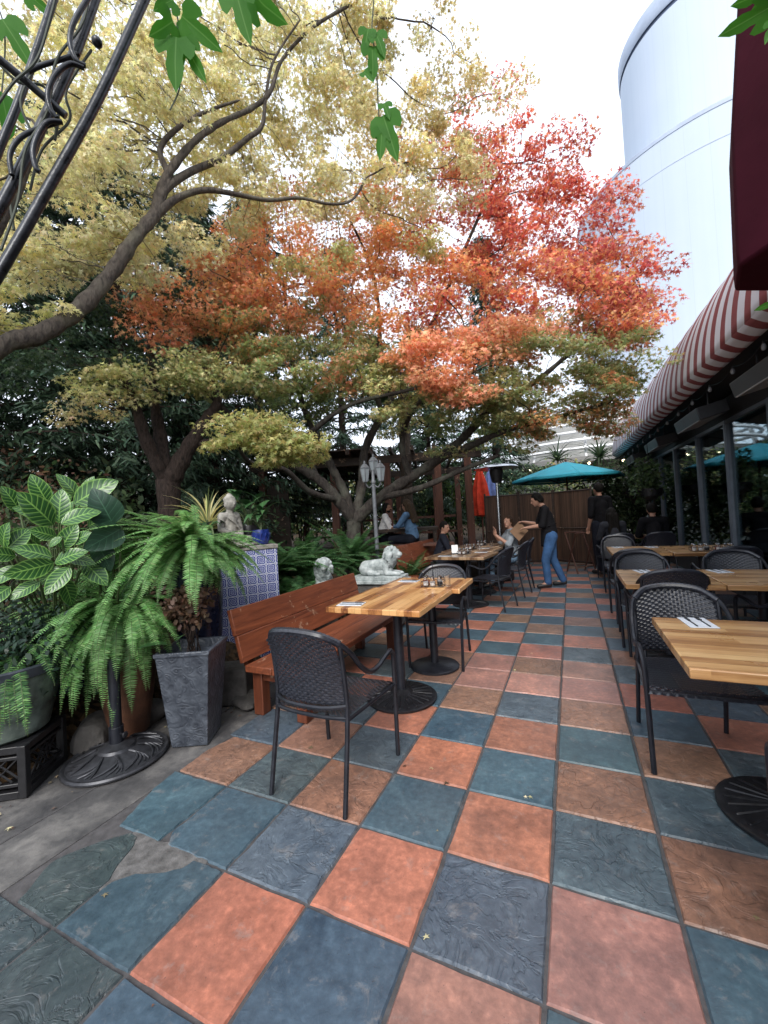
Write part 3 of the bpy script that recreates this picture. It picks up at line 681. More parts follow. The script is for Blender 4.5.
def bench(lab, x, y0, y1, zs, zb, lean, nlegs):
    t = thing('wooden_bench', lab, 'bench', (x, y0, 0), 0, 'red-brown wooden benches along the garden side'); L = y1-y0
    for i, (a, c) in enumerate(((-.10, .138), (.142, .39))):
        b = MB(); b.box((.0+(a+c)/2, L/2-.06, zs-.025), (c-a, L-.12, .05)); b.build('seat_plank', MT['bench'], t, bev=.006)
    hb = (zb-zs)/2
    tilt = Matrix.Rotation(-lean, 3, 'Y')
    for i in range(2):
        zz = zs+.01+hb*(i+.5); xx = -.125-math.tan(lean)*(zz-zs)
        b = MB(); b.box((xx, L/2, zz), (.038, L+.02*i, hb/math.cos(lean)-.0025), 0, tilt); b.build('backrest_board', MT['bench'], t, bev=.005)
    for k in range(nlegs):
        y = .06+(L-.32)*k/(nlegs-1)
        for xx in (-.055, .33):
            b = MB(); b.box((xx, y+.05, (zs-.05)/2), (.085, .085, zs-.052)); b.build('leg', MT['bench_leg'], t, bev=.006)
        b = MB(); b.box((.14, y+.05, zs-.092), (.30, .06, .08)); b.build('cross_rail', MT['bench_leg'], t, bev=.004)
        b = MB(); b.box((-.165-math.tan(lean)*(zb-zs)*.45, y+.05, zs+(zb-zs)*.36), (.04, .07, (zb-zs)*.95), 0, tilt); b.build('back_strut', MT['bench_leg'], t, bev=.004)
    return t
bench('red-brown plank bench with sloped back, nearest the camera beside the woven chair', -1.965, .62, 2.48, .385, .772, rad(14), 2)
bench('red-brown plank bench with sloped back farther along behind the stone lion', -2.27, 4.42, 7.6, .43, .90, rad(14), 3)

# ---- things on the tables
def cutlery(p, rz, lab, z=.7515):
    t = thing('cutlery_set', lab, 'cutlery', (p[0], p[1], z), rz, 'napkins set with knife and fork')
    b = MB(); b.box((0, 0, .002), (.125, .20, .004)); b.build('napkin', MT['napkin'], t, bev=.0015)
    b = MB(); b.box((-.028, 0, .0062), (.006, .17, .004)); b.prism([(-.034, .02), (-.022, .02), (-.020, .085), (-.026, .1), (-.034, .085)], .0045, .0085); b.build('knife', MT['ink'], t)
    b = MB(); b.box((.026, -.02, .0062), (.006, .13, .004)); b.box((.026, .055, .0062), (.018, .022, .004))
    for i in range(4): b.box((.0185+i*.005, .08, .0062), (.0025, .03, .003))
    b.build('fork', MT['ink'], t)
for p, a, l in [((.72, 1.0), .1, 'white napkin with dark knife and fork on the near right table'),
    ((-1.42, 1.09), -PI/2+.15, 'white napkin with cutlery on the near end of the warm striped table'),
    ((-1.36, 2.16), -PI/2, 'white napkin with cutlery behind the condiment caddy on the warm table'),
    ((.74, 2.88), .2, 'white napkin with cutlery on the aisle half of the second right table'), ((1.32, 2.90), .2, 'white napkin with cutlery on the window half of the second right table'),
    ((.76, 5.4), .2, 'white napkin with cutlery at the aisle corner of the third right table'), ((1.18, 5.35), .2, 'white napkin with cutlery by the seam of the third right table'),
    ((-1.66, 4.5), -PI/2, 'white napkin with cutlery on the dull table beside the white menu holder'), ((-1.2, 5.0), -PI/2, 'white napkin with cutlery nearest the aisle on the dull table beside the second bench'),
    ((-1.3, 5.72), -PI/2, 'white napkin with cutlery before the seated girl')]: cutlery(p, a, l)
def caddy(p, rz, lab, rod=True):
    t = thing('condiment_caddy', lab, 'caddy', (p[0], p[1], .752), rz, 'condiment caddies')
    b = MB(); r = [(-.10, -.06), (.10, -.06), (.10, .06), (-.10, .06)]
    for z in (.008, .05): b.tube([(*q, z) for q in r], .0028, 6, closed=True)
    for x in (-.10, -.03, .03, .10):
        for y in (-.06, .06): b.tube([(x, y, .006), (x, y, .052)], .0025, 6)
    b.build('wire_rack', MT['tube'], t)
    if rod: b = MB(); b.tube([(0, 0, .008), (0, 0, .20)], .0035, 6); b.tube([(.012*math.cos(a), 0, .212+.012*math.sin(a)) for a in np.linspace(0, 2*PI, 13)[:-1]], .003, 6, closed=True); b.build('handle', MT['tube'], t)
    for i, (x, y, c) in enumerate(((-.065, -.025, 'jar_salt'), (-.065, .03, 'jar_red'), (.0, -.03, 'jar_salt'), (.06, .025, 'jar_salt'), (.065, -.03, 'ink'))):
        b = MB(); b.lathe([(.020, .012), (.024, .016), (.024, .062), (.018, .075)], (x, y, 0), 14); j = b.build('jar', MT['glass'], t)
        b = MB(); b.lathe([(.019, .0135), (.0215, .018), (.0215, .048), (.01, .05)], (x, y, 0), 12); b.build('filling', MT[c], j)
        b = MB(); b.lathe([(.0195, .074), (.0205, .078), (.0195, .092), (.012, .096)], (x, y, 0), 14); b.build('lid', MT['steel'], j)
    return t
caddy((-1.02, 1.90), .1, 'small wire caddy of white shakers with a tall ring handle on the warm table')
caddy((-1.42, 4.72), .1, 'wire caddy of shakers beside the white menu holder'); caddy((-1.5, 5.55), 0, 'wire caddy of shakers on the table before the girl'); caddy((-1.45, 6.3), 0, 'wire caddy of shakers on the farthest dull table')
caddy((1.85, 4.7), 0, 'wire caddy of jars by the window on the third right table', False); caddy((1.6, 4.68), 0, 'wire caddy of jars left of the window caddy on the third right table', False)
def tumbler(p, lab):
    b = MB(); b.lathe([(.026, 0), (.03, .003), (.034, .095), (.032, .095), (.028, .008), (.002, .007)], (0, 0, 0), 18); o = b.build('tumbler', MT['glass'], None, loc=(p[0], p[1], .752)); tag(o, lab, 'glass')
tumbler((-.90, 1.93), 'clear glass tumbler right of the condiment caddy'); tumbler((-1.3, 5.35), 'clear glass tumbler on the table before the girl'); tumbler((-1.25, 6.2), 'clear glass tumbler on the farthest dull table')
def menu_holder(p, lab):
    t = thing('menu_holder', lab, 'menu holder', (p[0], p[1], .752), .3)
    b = MB(); b.box((0, 0, .075), (.10, .006, .14)); b.box((.0, .055, .07), (.10, .006, .13)); b.build('card', MT['card'], t); b = MB(); b.box((0, .027, .008), (.11, .075, .014)); b.build('foot', MT['tube'], t, bev=.002)
menu_holder((-1.58, 4.78), 'white folded card holder on the dull table beside the second bench')

# ---- umbrella base, crate, planters
def umbrella_base():
    t = thing('umbrella_base', 'ornate black cast iron umbrella base with short tube under the ferns', 'umbrella base', (-2.50, -.04, 0))
    b = MB(); b.lathe([(.272, 0), (.285, .006), (.287, .016), (.280, .026), (.272, .027), (.262, .022), (.15, .05), (.115, .068), (.105, .068), (.095, .082), (.07, .088), (.05, .10), (.036, .105)], (0, 0, 0), 64)
    for i in range(10):
        a0 = 2*PI*i/10
        for k in range(4):
            pts = []
            for q in range(7):
                u = q/6; r = .115+.135*u; a = a0+.5*math.sin(u*2.2+k*.35)*(.35+.2*k)-.12*k
                pts.append((r*math.cos(a), r*math.sin(a), .070-.043*u+.002))
            b.tube(pts, [.004+.003*math.sin(PI*q/6) for q in range(7)], 6)
    b.build('base_plate', MT['cast_worn'], t)
    b = MB(); b.tube([(0, 0, .1), (0, 0, .62)], .033, 16); b.tube([(0, 0, .1), (0, 0, .2)], .041, 16); b.build('tube', MT['tube'], t, bev=.002)
    b = MB(); b.caps((.04, 0, .16), .006, (.075, 0, .16), .006); b.ball((.085, 0, .16), (.012, .02, .02), 8); b.build('clamp_knob', MT['cast'], t)
umbrella_base()
def crate():
    c = (-2.87, -.42); t = thing('milk_crate', 'black plastic lattice crate under the grey-green glazed pot', 'crate', (c[0], c[1], 0), rad(34.5))
    w, d, h = .18, .165, .28; b = MB()
    for z, hh in ((.02, .04), (h-.02, .04), (.07, .02), (h-.065, .02)):
        e = .012+(.006 if hh == .04 else 0)
        b.box((0, -d, z), (2*w+2*e, e*2, hh)); b.box((0, d, z), (2*w+2*e, e*2, hh)); b.box((-w, 0, z), (e*2, 2*d-2*e, hh-.002)); b.box((w, 0, z), (e*2, 2*d-2*e, hh-.002))
    for x in (-w, w):
        for y in (-d, d): b.box((x, y, h/2), (.042, .042, h-.002))
    b.build('rails', MT['black_plastic'], t, bev=.004)
    b = MB()
    for s in (-1, 1):
        for i in range(-3, 12):
            for dr in (-1, 1):
                x0 = -w+.05*i; pts = [(x0, .085), (x0+dr*.13, h-.075)]
                if -w < min(pts[0][0], pts[1][0]) and max(pts[0][0], pts[1][0]) < w: b.tube([(pts[0][0], s*d, pts[0][1]), (pts[1][0], s*d, pts[1][1])], .0055, 5)
                y0 = -d+.05*i
                if -d < min(y0, y0+dr*.13) and max(y0, y0+dr*.13) < d: b.tube([(s*w, y0, .085), (s*w, y0+dr*.13, h-.075)], .0055, 5)
    b.build('lattice', MT['black_plastic'], t)
    b = MB(); b.box((0, 0, h-.008), (2*w-.03, 2*d-.03, .01)); b.build('top_tray', MT['black_plastic'], t)
    b = MB(); b.box((0, 0, .02), (2*w-.03, 2*d-.03, .012)); b.build('bottom', MT['black_plastic'], t)
crate()
# ================================================================= FOLIAGE TOOLS
def unit(a): return a/np.maximum(np.linalg.norm(a, axis=-1, keepdims=True), 1e-9)
def star_tmpl(lobes=5, inner=.36, spread=2.0):
    pts = [(0, -.12, 0)]
    for i in range(lobes):
        a = -spread+2*spread*i/(lobes-1); L = 1-.32*abs(a)/spread
        if i: b = -spread+2*spread*(i-.5)/(lobes-1); pts.append((inner*math.sin(b)*.9, inner*math.cos(b)*.9+.05, .0))
        pts.append((L*math.sin(a)*.8, L*math.cos(a)*.8, -.16*L))
    return np.array(pts)
MAPLE = star_tmpl(5, .25)
OVAL = np.array([(0, 0, 0), (.24, .28, .03), (.22, .65, .0), (0, 1, -.12), (-.22, .65, .0), (-.24, .28, .03)])
PINNA = np.array([(0, -.1, 0), (.14, .0, 0), (.12, .5, .0), (.0, 1, -.06), (-.12, .5, .0), (-.14, .06, .0)])
NEEDLE = np.array([(-.05, 0, 0), (.05, 0, 0), (.07, .5, -.02), (0, 1, -.1), (-.07, .5, -.02)])
def leaf_mesh(name, tmpl, pos, tip, nrm, size, cols, mat, parent=None, wide=None, loc=None):
    N = len(pos); k = len(tmpl); tip = unit(tip); x = unit(np.cross(tip, nrm)); z = np.cross(x, tip)
    w = np.ones(N) if wide is None else wide
    V = pos[:, None]+(size*w)[:, None, None]*tmpl[None, :, 0, None]*x[:, None]+size[:, None, None]*tmpl[None, :, 1, None]*tip[:, None]+size[:, None, None]*tmpl[None, :, 2, None]*z[:, None]
    me = bpy.data.meshes.new(name); me.vertices.add(N*k); me.vertices.foreach_set('co', V.reshape(-1).astype('f'))
    me.loops.add(N*k); me.loops.foreach_set('vertex_index', np.arange(N*k, dtype=np.int32)); me.polygons.add(N)
    me.polygons.foreach_set('loop_start', np.arange(0, N*k, k, dtype=np.int32)); me.update(calc_edges=True)
    a = me.attributes.new('col', 'FLOAT_COLOR', 'POINT'); c = np.ones((N, k, 4), 'f'); c[:, :, :3] = cols[:, None]; a.data.foreach_set('color', c.ravel())
    me.materials.append(mat); return link(name, me, parent, loc)
PAL = dict(
 red=[(.58, .12, .10), (.68, .19, .12), (.72, .29, .16), (.44, .085, .085)], crim=[(.62, .16, .15), (.70, .26, .21), (.46, .09, .10), (.68, .30, .19)],
 orange=[(.82, .39, .19), (.85, .48, .22), (.80, .29, .17), (.73, .45, .22)], salmon=[(.84, .42, .28), (.80, .32, .20), (.76, .45, .25)],
 olive=[(.28, .33, .14), (.35, .38, .18), (.23, .29, .12), (.46, .37, .19)], yg=[(.42, .42, .17), (.34, .38, .15), (.50, .42, .19)], green=[(.16, .23, .09), (.21, .27, .11), (.28, .30, .13)],
 yellow=[(.75, .68, .43), (.81, .76, .53), (.64, .58, .34), (.72, .68, .47)], gold=[(.62, .53, .31), (.70, .61, .38), (.54, .45, .25)], goldgreen=[(.60, .57, .28), (.66, .60, .32), (.50, .50, .24)],
 dark=[(.04, .07, .04), (.058, .092, .048), (.028, .05, .03)], conifer=[(.042, .08, .05), (.06, .105, .062), (.03, .058, .036)], shrub=[(.06, .10, .045), (.09, .135, .06), (.042, .07, .034)],
 ivy=[(.025, .05, .035), (.04, .07, .05), (.015, .03, .022)], brown=[(.10, .06, .04), (.16, .09, .06), (.06, .04, .028), (.2, .13, .10)], fern=[(.17, .34, .12), (.23, .42, .16), (.12, .27, .085)], sword=[(.07, .17, .065), (.10, .22, .085), (.05, .13, .05)],
 bright=[(.10, .20, .05), (.15, .25, .07)], vine=[(.045, .15, .03), (.06, .18, .04)], dry=[(.30, .25, .15), (.22, .18, .10)], pale=[(.16, .22, .12), (.22, .28, .16)])
def pick(pal, n, j=.16):
    P = np.array(PAL[pal] if isinstance(pal, str) else sum((PAL[q] for q in pal), []))
    return np.clip(P[R.integers(0, len(P), n)]*(1+R.normal(0, j, (n, 1)))*(1+R.normal(0, .05, (n, 3))), .004, .9)
def ball_pts(n):
    return unit(R.normal(size=(n, 3)))*R.random((n, 1))**(1/3)
# ---------------------------------------------------------------- growing limbs towards the foliage
def grow(seeds, attr, step=.13, kill=.2, iters=420):
    P = []; par = []; rmin = []
    for s in seeds:
        base = s.get('from'); prev = -1
        if base is not None: prev = int(np.argmin(np.linalg.norm(np.array(P)-np.array(s['pts'][0][0]), axis=1)))
        path = smoothpath([q[0] for q in s['pts']], 8); rr = np.interp(np.linspace(0, 1, len(path)), np.linspace(0, 1, len(s['pts'])), [q[1] for q in s['pts']])
        for q, r in zip(path, rr):
            P.append(np.array(q)); par.append(prev); rmin.append(r); prev = len(P)-1
    P = list(P); A = attr.copy(); alive = np.ones(len(A), bool)
    def dist_new(ids):
        return np.linalg.norm(A[:, None]-np.array([P[i] for i in ids])[None], axis=2)
    D = dist_new(range(len(P))); near = D.argmin(1); nd = D.min(1)
    for it in range(iters):
        alive &= nd > kill
        if not alive.any(): break
        acc = {}
        for a in np.where(alive)[0]:
            n = near[a]; acc.setdefault(n, np.zeros(3)); acc[n] = acc[n]+(A[a]-P[n])/max(nd[a], 1e-6)
        new = []
        for n, v in acc.items():
            l = np.linalg.norm(v)
            v = (v/l if l > .05 else R.normal(size=3))+R.normal(0, .22, 3); v /= np.linalg.norm(v)
            if par[n] >= 0:
                t = P[n]-P[par[n]]; t = t/max(np.linalg.norm(t), 1e-6); v = v+.35*t; v /= np.linalg.norm(v)
            P.append(P[n]+v*step); par.append(n); rmin.append(0); new.append(len(P)-1)
        d = dist_new(new); k = d.argmin(1); dm = d.min(1); up = dm < nd
        near[up] = np.array(new)[k[up]]; nd[up] = dm[up]
        if len(P) > 9000: break
    return np.array(P), np.array(par), np.array(rmin)
def limbs(name, P, par, rmin, mat, parent, r0=.0035, pw=2.25, rmax=.2):
    n = len(P); acc = np.zeros(n); ch = [[] for _ in range(n)]
    for i in range(n):
        if par[i] >= 0: ch[par[i]].append(i)
    for i in range(n-1, -1, -1):
        if acc[i] == 0: acc[i] = r0**pw
        if par[i] >= 0 and par[i] < i: acc[par[i]] += acc[i]
    r = np.minimum(np.maximum(acc**(1/pw), rmin), np.where(rmin > 0, np.maximum(rmin, .02), rmax))
    b = MB(); stack = [(i, None) for i in range(n) if par[i] < 0]
    while stack:
        i, start = stack.pop(); pts = []; rs = []
        if start is not None: pts.append(P[start]); rs.append(min(r[i]*1.15, r[start]))
        while True:
            pts.append(P[i]); rs.append(r[i])
            if not ch[i]: break
            c = sorted(ch[i], key=lambda q: -r[q])
            for q in c[1:]: stack.append((q, i))
            i = c[0]
        if len(pts) < 2: continue
        R_ = max(rs); k = 12 if R_ > .06 else 7 if R_ > .02 else 4 if R_ > .006 else 3
        if k == 12:
            rs = [q*(1+.09*math.sin(j*1.7)+.05*math.sin(j*.6+2)) for j, q in enumerate(rs)]
        rs[-1] *= .4; b.tube(pts, rs, k)
    return b.build(name, mat, parent, angle=80), r
def pads_to_clusters(pads):
    C = []; I = []
    for i, (x, y, D, hw, hh, dep, n, pal) in enumerate(pads):
        c = at(x, y, D); q = ball_pts(n); k = np.linalg.norm(c-CAM)/FPX
        rt = unit(np.array([CR[0], CR[1], 0])); fw = np.array([-rt[1], rt[0], 0])
        C.append(c+q[:, :1]*hw*k*rt+q[:, 1:2]*dep*fw+q[:, 2:]*hh*k*np.array([0, 0, 1.])); I += [i]*n
    return np.concatenate(C), np.array(I)
def tree(name, lab, cat, seeds, pads, bark, per=60, leaf=.07, spread=(.26, .07), tmpl=MAPLE, droop=.5, mat='leaf', r0=.0035, kill=.2, group=None, extra=None):
    t = thing(name, lab, cat, (0, 0, 0), 0, group)
    C, I = pads_to_clusters(pads)
    P, par, rm = grow(seeds, C, kill=kill); limbs('trunk', P, par, rm, bark, t, r0)
    n = len(C)*per; ci = np.repeat(np.arange(len(C)), per)
    q = ball_pts(n); ctr = C.mean(0)
    tilt = unit(C-ctr)[ci]; o = np.stack([q[:, 0]*spread[0], q[:, 1]*spread[0], q[:, 2]*spread[1]], 1)
    o[:, 2] -= .28*np.einsum('ij,ij->i', o[:, :2], tilt[:, :2])
    sc = R.uniform(.65, 1.35, len(C))[ci]; o *= sc[:, None]
    pos = C[ci]+o
    tip = unit(unit(o+1e-6)*np.array([1, 1, .3])+R.normal(0, .55, (n, 3))+np.array([0, 0, -droop])); nr = unit(R.normal(0, .6, (n, 3))+np.array([0, 0, 1.]))
    cols = np.zeros((n, 3)); pid = I[ci]
    tone = R.normal(1, .13, len(C))[ci]
    for i, p in enumerate(pads):
        m = pid == i; cols[m] = pick(p[7], int(m.sum()))
    cols *= tone[:, None]
    leaf_mesh('crown', tmpl, pos, tip, nr, leaf*R.uniform(.65, 1.25, n), cols, MT[mat], t)
    return t
def px(*pts): return [(at(x, y, D), r) for x, y, D, r in pts]

# ---------------------------------------------------------------- the red and orange maple behind the lamp post
base = at(352, 545, 7.2); g0 = np.array([base[0], base[1], gh(base[0], base[1])-.1])
sm = [
 dict(pts=[(g0, .22), (g0+[0, 0, .3], .17)]+px((354, 522, 7.2, .13))),
 dict(**{'from': 1}, pts=px((354, 522, 7.2, .10), (338, 500, 7.1, .095), (319, 480, 7.1, .085), (290, 462, 7., .075), (258, 443, 6.8, .06), (226, 412, 6.6, .045), (190, 372, 6.4, .026))),
 dict(**{'from': 1}, pts=px((354, 522, 7.2, .09), (345, 494, 7.3, .085), (333, 470, 7.3, .075), (318, 440, 7.3, .06), (303, 405, 7.2, .05), (290, 350, 7.2, .04), (285, 290, 7., .025))),
 dict(**{'from': 1}, pts=px((354, 522, 7.2, .11), (380, 498, 7.1, .10), (410, 478, 7.1, .09), (440, 458, 7., .08), (465, 436, 6.9, .068), (492, 408, 6.9, .055), (535, 382, 6.8, .042), (580, 345, 6.8, .03), (640, 300, 6.8, .016))),
 dict(**{'from': 1}, pts=px((354, 522, 7.2, .095), (362, 485, 7.4, .085), (365, 450, 7.5, .075), (382, 415, 7.5, .065), (405, 375, 7.5, .055), (432, 325, 7.5, .045), (462, 255, 7.5, .032), (500, 170, 7.5, .018))),
 dict(**{'from': 1}, pts=px((440, 458, 7., .06), (470, 446, 6.8, .055), (507, 430, 6.7, .045), (557, 417, 6.7, .032), (610, 402, 6.6, .018))),
 dict(**{'from': 1}, pts=px((382, 415, 7.5, .055), (372, 370, 7.4, .045), (380, 330, 7.4, .036), (372, 270, 7.3, .026), (350, 220, 7.2, .016))),
 dict(**{'from': 1}, pts=px((290, 462, 7., .06), (312, 432, 6.6, .045), (350, 405, 6.3, .035), (400, 392, 6.1, .028), (450, 380, 5.9, .018))),
 dict(**{'from': 1}, pts=px((410, 478, 7.1, .065), (402, 445, 6.9, .05), (412, 412, 6.8, .04), (440, 385, 6.8, .03), (500, 350, 6.7, .02))),
 dict(**{'from': 1}, pts=px((338, 500, 7.1, .07), (310, 492, 6.6, .05), (285, 470, 6.2, .04), (250, 462, 5.8, .03), (235, 440, 5.4, .02))),
 dict(**{'from': 1}, pts=px((380, 498, 7.1, .07), (420, 488, 6.8, .05), (462, 470, 6.7, .04), (500, 455, 6.7, .025))),
 dict(**{'from': 1}, pts=px((319, 480, 7.1, .05), (300, 445, 7.5, .04), (262, 410, 7.6, .03), (240, 360, 7.6, .02))),
]
pm = [
 (480, 446, 7., 55, 10, .4, 5, 'olive'), (545, 432, 7.2, 55, 9, .4, 6, ('olive', 'orange')), (600, 424, 7., 34, 9, .3, 5, ('olive', 'salmon')),
 (503, 170, 7.6, 48, 62, .9, 28, 'red'), (558, 158, 7.3, 32, 16, .35, 5, 'red'), (440, 215, 7.4, 78, 60, 1., 44, ('red', 'orange')), (515, 250, 7.3, 72, 55, 1., 34, 'red'),
 (590, 258, 7., 38, 34, .7, 15, 'crim'), (640, 288, 6.8, 28, 22, .5, 9, 'crim'), (606, 212, 7., 12, 18, .3, 3, 'crim'), (572, 305, 6.9, 80, 38, 1., 32, ('crim', 'orange')),
 (632, 322, 6.7, 28, 20, .5, 10, ('orange', 'crim')), (325, 240, 7.1, 85, 48, 1., 50, 'orange'), (285, 288, 6.8, 72, 45, .9, 44, ('orange', 'salmon')), (395, 285, 6.9, 78, 52, 1., 50, 'orange'), (475, 305, 6.9, 72, 42, 1., 32, ('orange', 'red')),
 (205, 295, 6.4, 52, 30, .7, 18, ('orange', 'salmon')), (165, 322, 6.1, 32, 18, .5, 9, 'salmon'), (240, 325, 6.5, 50, 25, .7, 14, ('orange', 'salmon', 'olive')), (455, 375, 5.8, 48, 28, .45, 20, 'salmon'), (415, 352, 5.9, 30, 16, .4, 9, 'salmon'), (510, 345, 6., 38, 18, .4, 10, 'salmon'), (470, 345, 6.1, 40, 14, .4, 8, 'salmon'),
 (330, 350, 6.6, 85, 40, .9, 32, 'olive'), (400, 400, 6.5, 75, 35, .8, 20, ('olive', 'goldgreen')), (545, 375, 6.5, 85, 38, .9, 34, 'olive'), (572, 402, 6.6, 40, 24, .7, 13, ('olive', 'orange')), (615, 368, 6.4, 34, 24, .6, 13, 'olive'),
 (460, 425, 6.8, 50, 18, .6, 9, 'green'), (262, 432, 4.9, 52, 20, .35, 17, 'yg'), (295, 455, 4.8, 34, 14, .3, 9, 'yg'), (255, 375, 6.2, 60, 28, .7, 17, 'olive'), (560, 340, 6.6, 70, 24, .6, 16, ('salmon', 'olive')), (370, 372, 6.3, 60, 26, .6, 16, ('olive', 'salmon')), (440, 408, 6.4, 60, 20, .6, 9, 'olive'), (500, 398, 6.3, 60, 24, .6, 17, ('olive', 'goldgreen')), (230, 345, 6.3, 60, 22, .6, 14, ('olive', 'orange')), (545, 300, 7., 60, 40, .8, 22, ('orange', 'crim')), (560, 210, 7.3, 30, 30, .5, 9, 'red'), (300, 400, 6.6, 60, 25, .7, 13, 'green'), (560, 418, 6.9, 40, 10, .4, 5, ('olive', 'orange')),
]
tree('maple_tree', 'Japanese maple with red, orange and olive leaves spreading over the patio behind the lamp post', 'tree', sm, pm, MT['bark_dark'], per=130, leaf=.065, spread=(.29, .095), r0=.0055)
# ---------------------------------------------------------------- the pale yellow tree leaning in from the left
r0_ = at(-330, 640, 4.6); r0_ = np.array([r0_[0], r0_[1], gh(r0_[0], r0_[1])-.1])
sy = [
 dict(pts=[(r0_, .2), (np.array(at(-240, 500, 4.7)), .15)]+px((-110, 405, 4.7, .12), (0, 346, 4.7, .082), (40, 334, 4.75, .076), (80, 308, 4.8, .072), (112, 272, 4.9, .068), (135, 238, 4.9, .062), (155, 215, 5., .058))),
 dict(**{'from': 1}, pts=px((155, 215, 5., .06), (160, 192, 5., .048), (172, 168, 5., .042), (196, 140, 5.1, .036), (222, 122, 5.1, .032), (252, 108, 5.2, .028), (270, 92, 5.2, .026), (282, 60, 5.3, .022), (312, 28, 5.3, .018), (350, 5, 5.4, .014))),
 dict(**{'from': 1}, pts=px((155, 215, 5., .055), (165, 190, 5., .045), (190, 172, 5.1, .04), (222, 158, 5.2, .036), (248, 138, 5.2, .03), (262, 126, 5.2, .026), (266, 95, 5.2, .02), (274, 60, 5.2, .015), (300, 20, 5.2, .01))),
 dict(**{'from': 1}, pts=px((155, 215, 5., .06), (178, 198, 5., .035), (205, 190, 5., .032), (235, 194, 5.1, .028), (268, 200, 5.2, .024), (300, 198, 5.3, .02), (330, 204, 5.3, .016), (352, 200, 5.4, .013), (366, 178, 5.5, .01))),
 dict(**{'from': 1}, pts=px((155, 215, 5., .045), (168, 178, 5., .038), (160, 150, 5., .03), (178, 128, 5., .026), (205, 112, 5., .02), (240, 100, 5., .012))),
 dict(**{'from': 1}, pts=px((-110, 405, 4.7, .09), (-60, 300, 4.5, .07), (0, 220, 4.4, .05), (40, 130, 4.3, .03))),
]
py_ = [
 (40, 205, 5.6, 75, 50, .7, 30, 'yellow'), (60, 100, 5.4, 80, 60, .8, 38, 'yellow'), (130, 40, 5.5, 75, 60, .8, 40, 'yellow'), (150, 130, 5.8, 65, 45, .7, 34, 'yellow'), (225, 55, 5.8, 65, 60, .8, 40, 'yellow'), (245, 120, 5.9, 60, 40, .7, 30, 'yellow'), (305, 55, 6., 55, 60, .8, 34, ('yellow', 'gold')),
 (335, 140, 6., 50, 38, .7, 22, ('yellow', 'gold')), (370, 60, 6.1, 46, 58, .8, 26, ('yellow', 'gold')), (420, 120, 6.2, 42, 48, .7, 22, 'gold'), (478, 75, 6.3, 30, 32, .5, 9, 'gold'), (430, 180, 6.1, 42, 30, .6, 17, ('yellow', 'gold')), (360, 190, 5.9, 50, 22, .5, 14, ('yellow', 'gold')), (290, 195, 5.8, 55, 20, .5, 15, 'yellow'), (215, 185, 5.7, 50, 28, .5, 16, 'yellow'),
 (70, 262, 5.4, 80, 22, .5, 17, 'yellow'), (150, 250, 5.6, 45, 16, .4, 9, 'yellow'), (30, 315, 5.2, 50, 12, .4, 7, 'goldgreen'), (190, 225, 5.7, 45, 14, .4, 8, 'yellow'), (310, 255, 5.6, 40, 9, .3, 5, 'goldgreen'), (-60, 120, 5., 70, 100, .8, 26, 'yellow'), (375, 10, 6.1, 45, 25, .6, 14, 'gold'), (440, 240, 6., 34, 9, .3, 4, 'goldgreen'), (250, -30, 5.8, 160, 40, .8, 32, 'yellow'), (20, 25, 5.4, 55, 45, .6, 20, 'yellow'), (100, 180, 5.4, 40, 30, .5, 12, 'yellow'),
]
tree('yellow_tree', 'pale yellow leafed tree leaning in from the left with a bare forked limb', 'tree', sy, py_, MT['bark_pale'], per=125, leaf=.057, spread=(.23, .075), r0=.0042, kill=.18)
# ---------------------------------------------------------------- the dark many-stemmed tree behind the planters
b0 = at(170, 490, 6.2); b0 = np.array([b0[0], b0[1], gh(b0[0], b0[1])-.1])
sd = [dict(pts=[(b0, .22), (b0+[0, 0, .12], .19)]+px((168, 482, 6.2, .15))),
 dict(**{'from': 1}, pts=px((166, 482, 6.2, .10), (146, 440, 6.1, .075), (132, 395, 6., .055), (110, 360, 5.9, .03))), dict(**{'from': 1}, pts=px((168, 482, 6.2, .10), (160, 435, 6.3, .08), (153, 390, 6.3, .06), (150, 330, 6.3, .035))),
 dict(**{'from': 1}, pts=px((170, 482, 6.2, .13), (186, 452, 6.1, .11), (208, 418, 6., .085), (218, 398, 5.9, .05), (205, 370, 5.8, .03))), dict(**{'from': 1}, pts=px((188, 445, 6.1, .07), (235, 442, 6., .05), (280, 450, 6., .03)))]
pd = [(150, 378, 5.8, 55, 15, .4, 16, ('olive', 'goldgreen')), (205, 372, 5.7, 34, 14, .35, 12, ('olive', 'goldgreen')), (105, 385, 5.8, 34, 14, .3, 7, 'goldgreen'), (90, 410, 5.9, 26, 10, .3, 4, 'gold'), (130, 330, 6.4, 80, 35, .6, 22, 'dark'), (60, 350, 6.3, 60, 30, .6, 14, 'dark')]
tree('shade_tree', 'dark many-stemmed tree with an olive leaf shelf behind the ferns', 'tree', sd, pd, MT['bark_black'], per=95, leaf=.056, spread=(.29, .10))

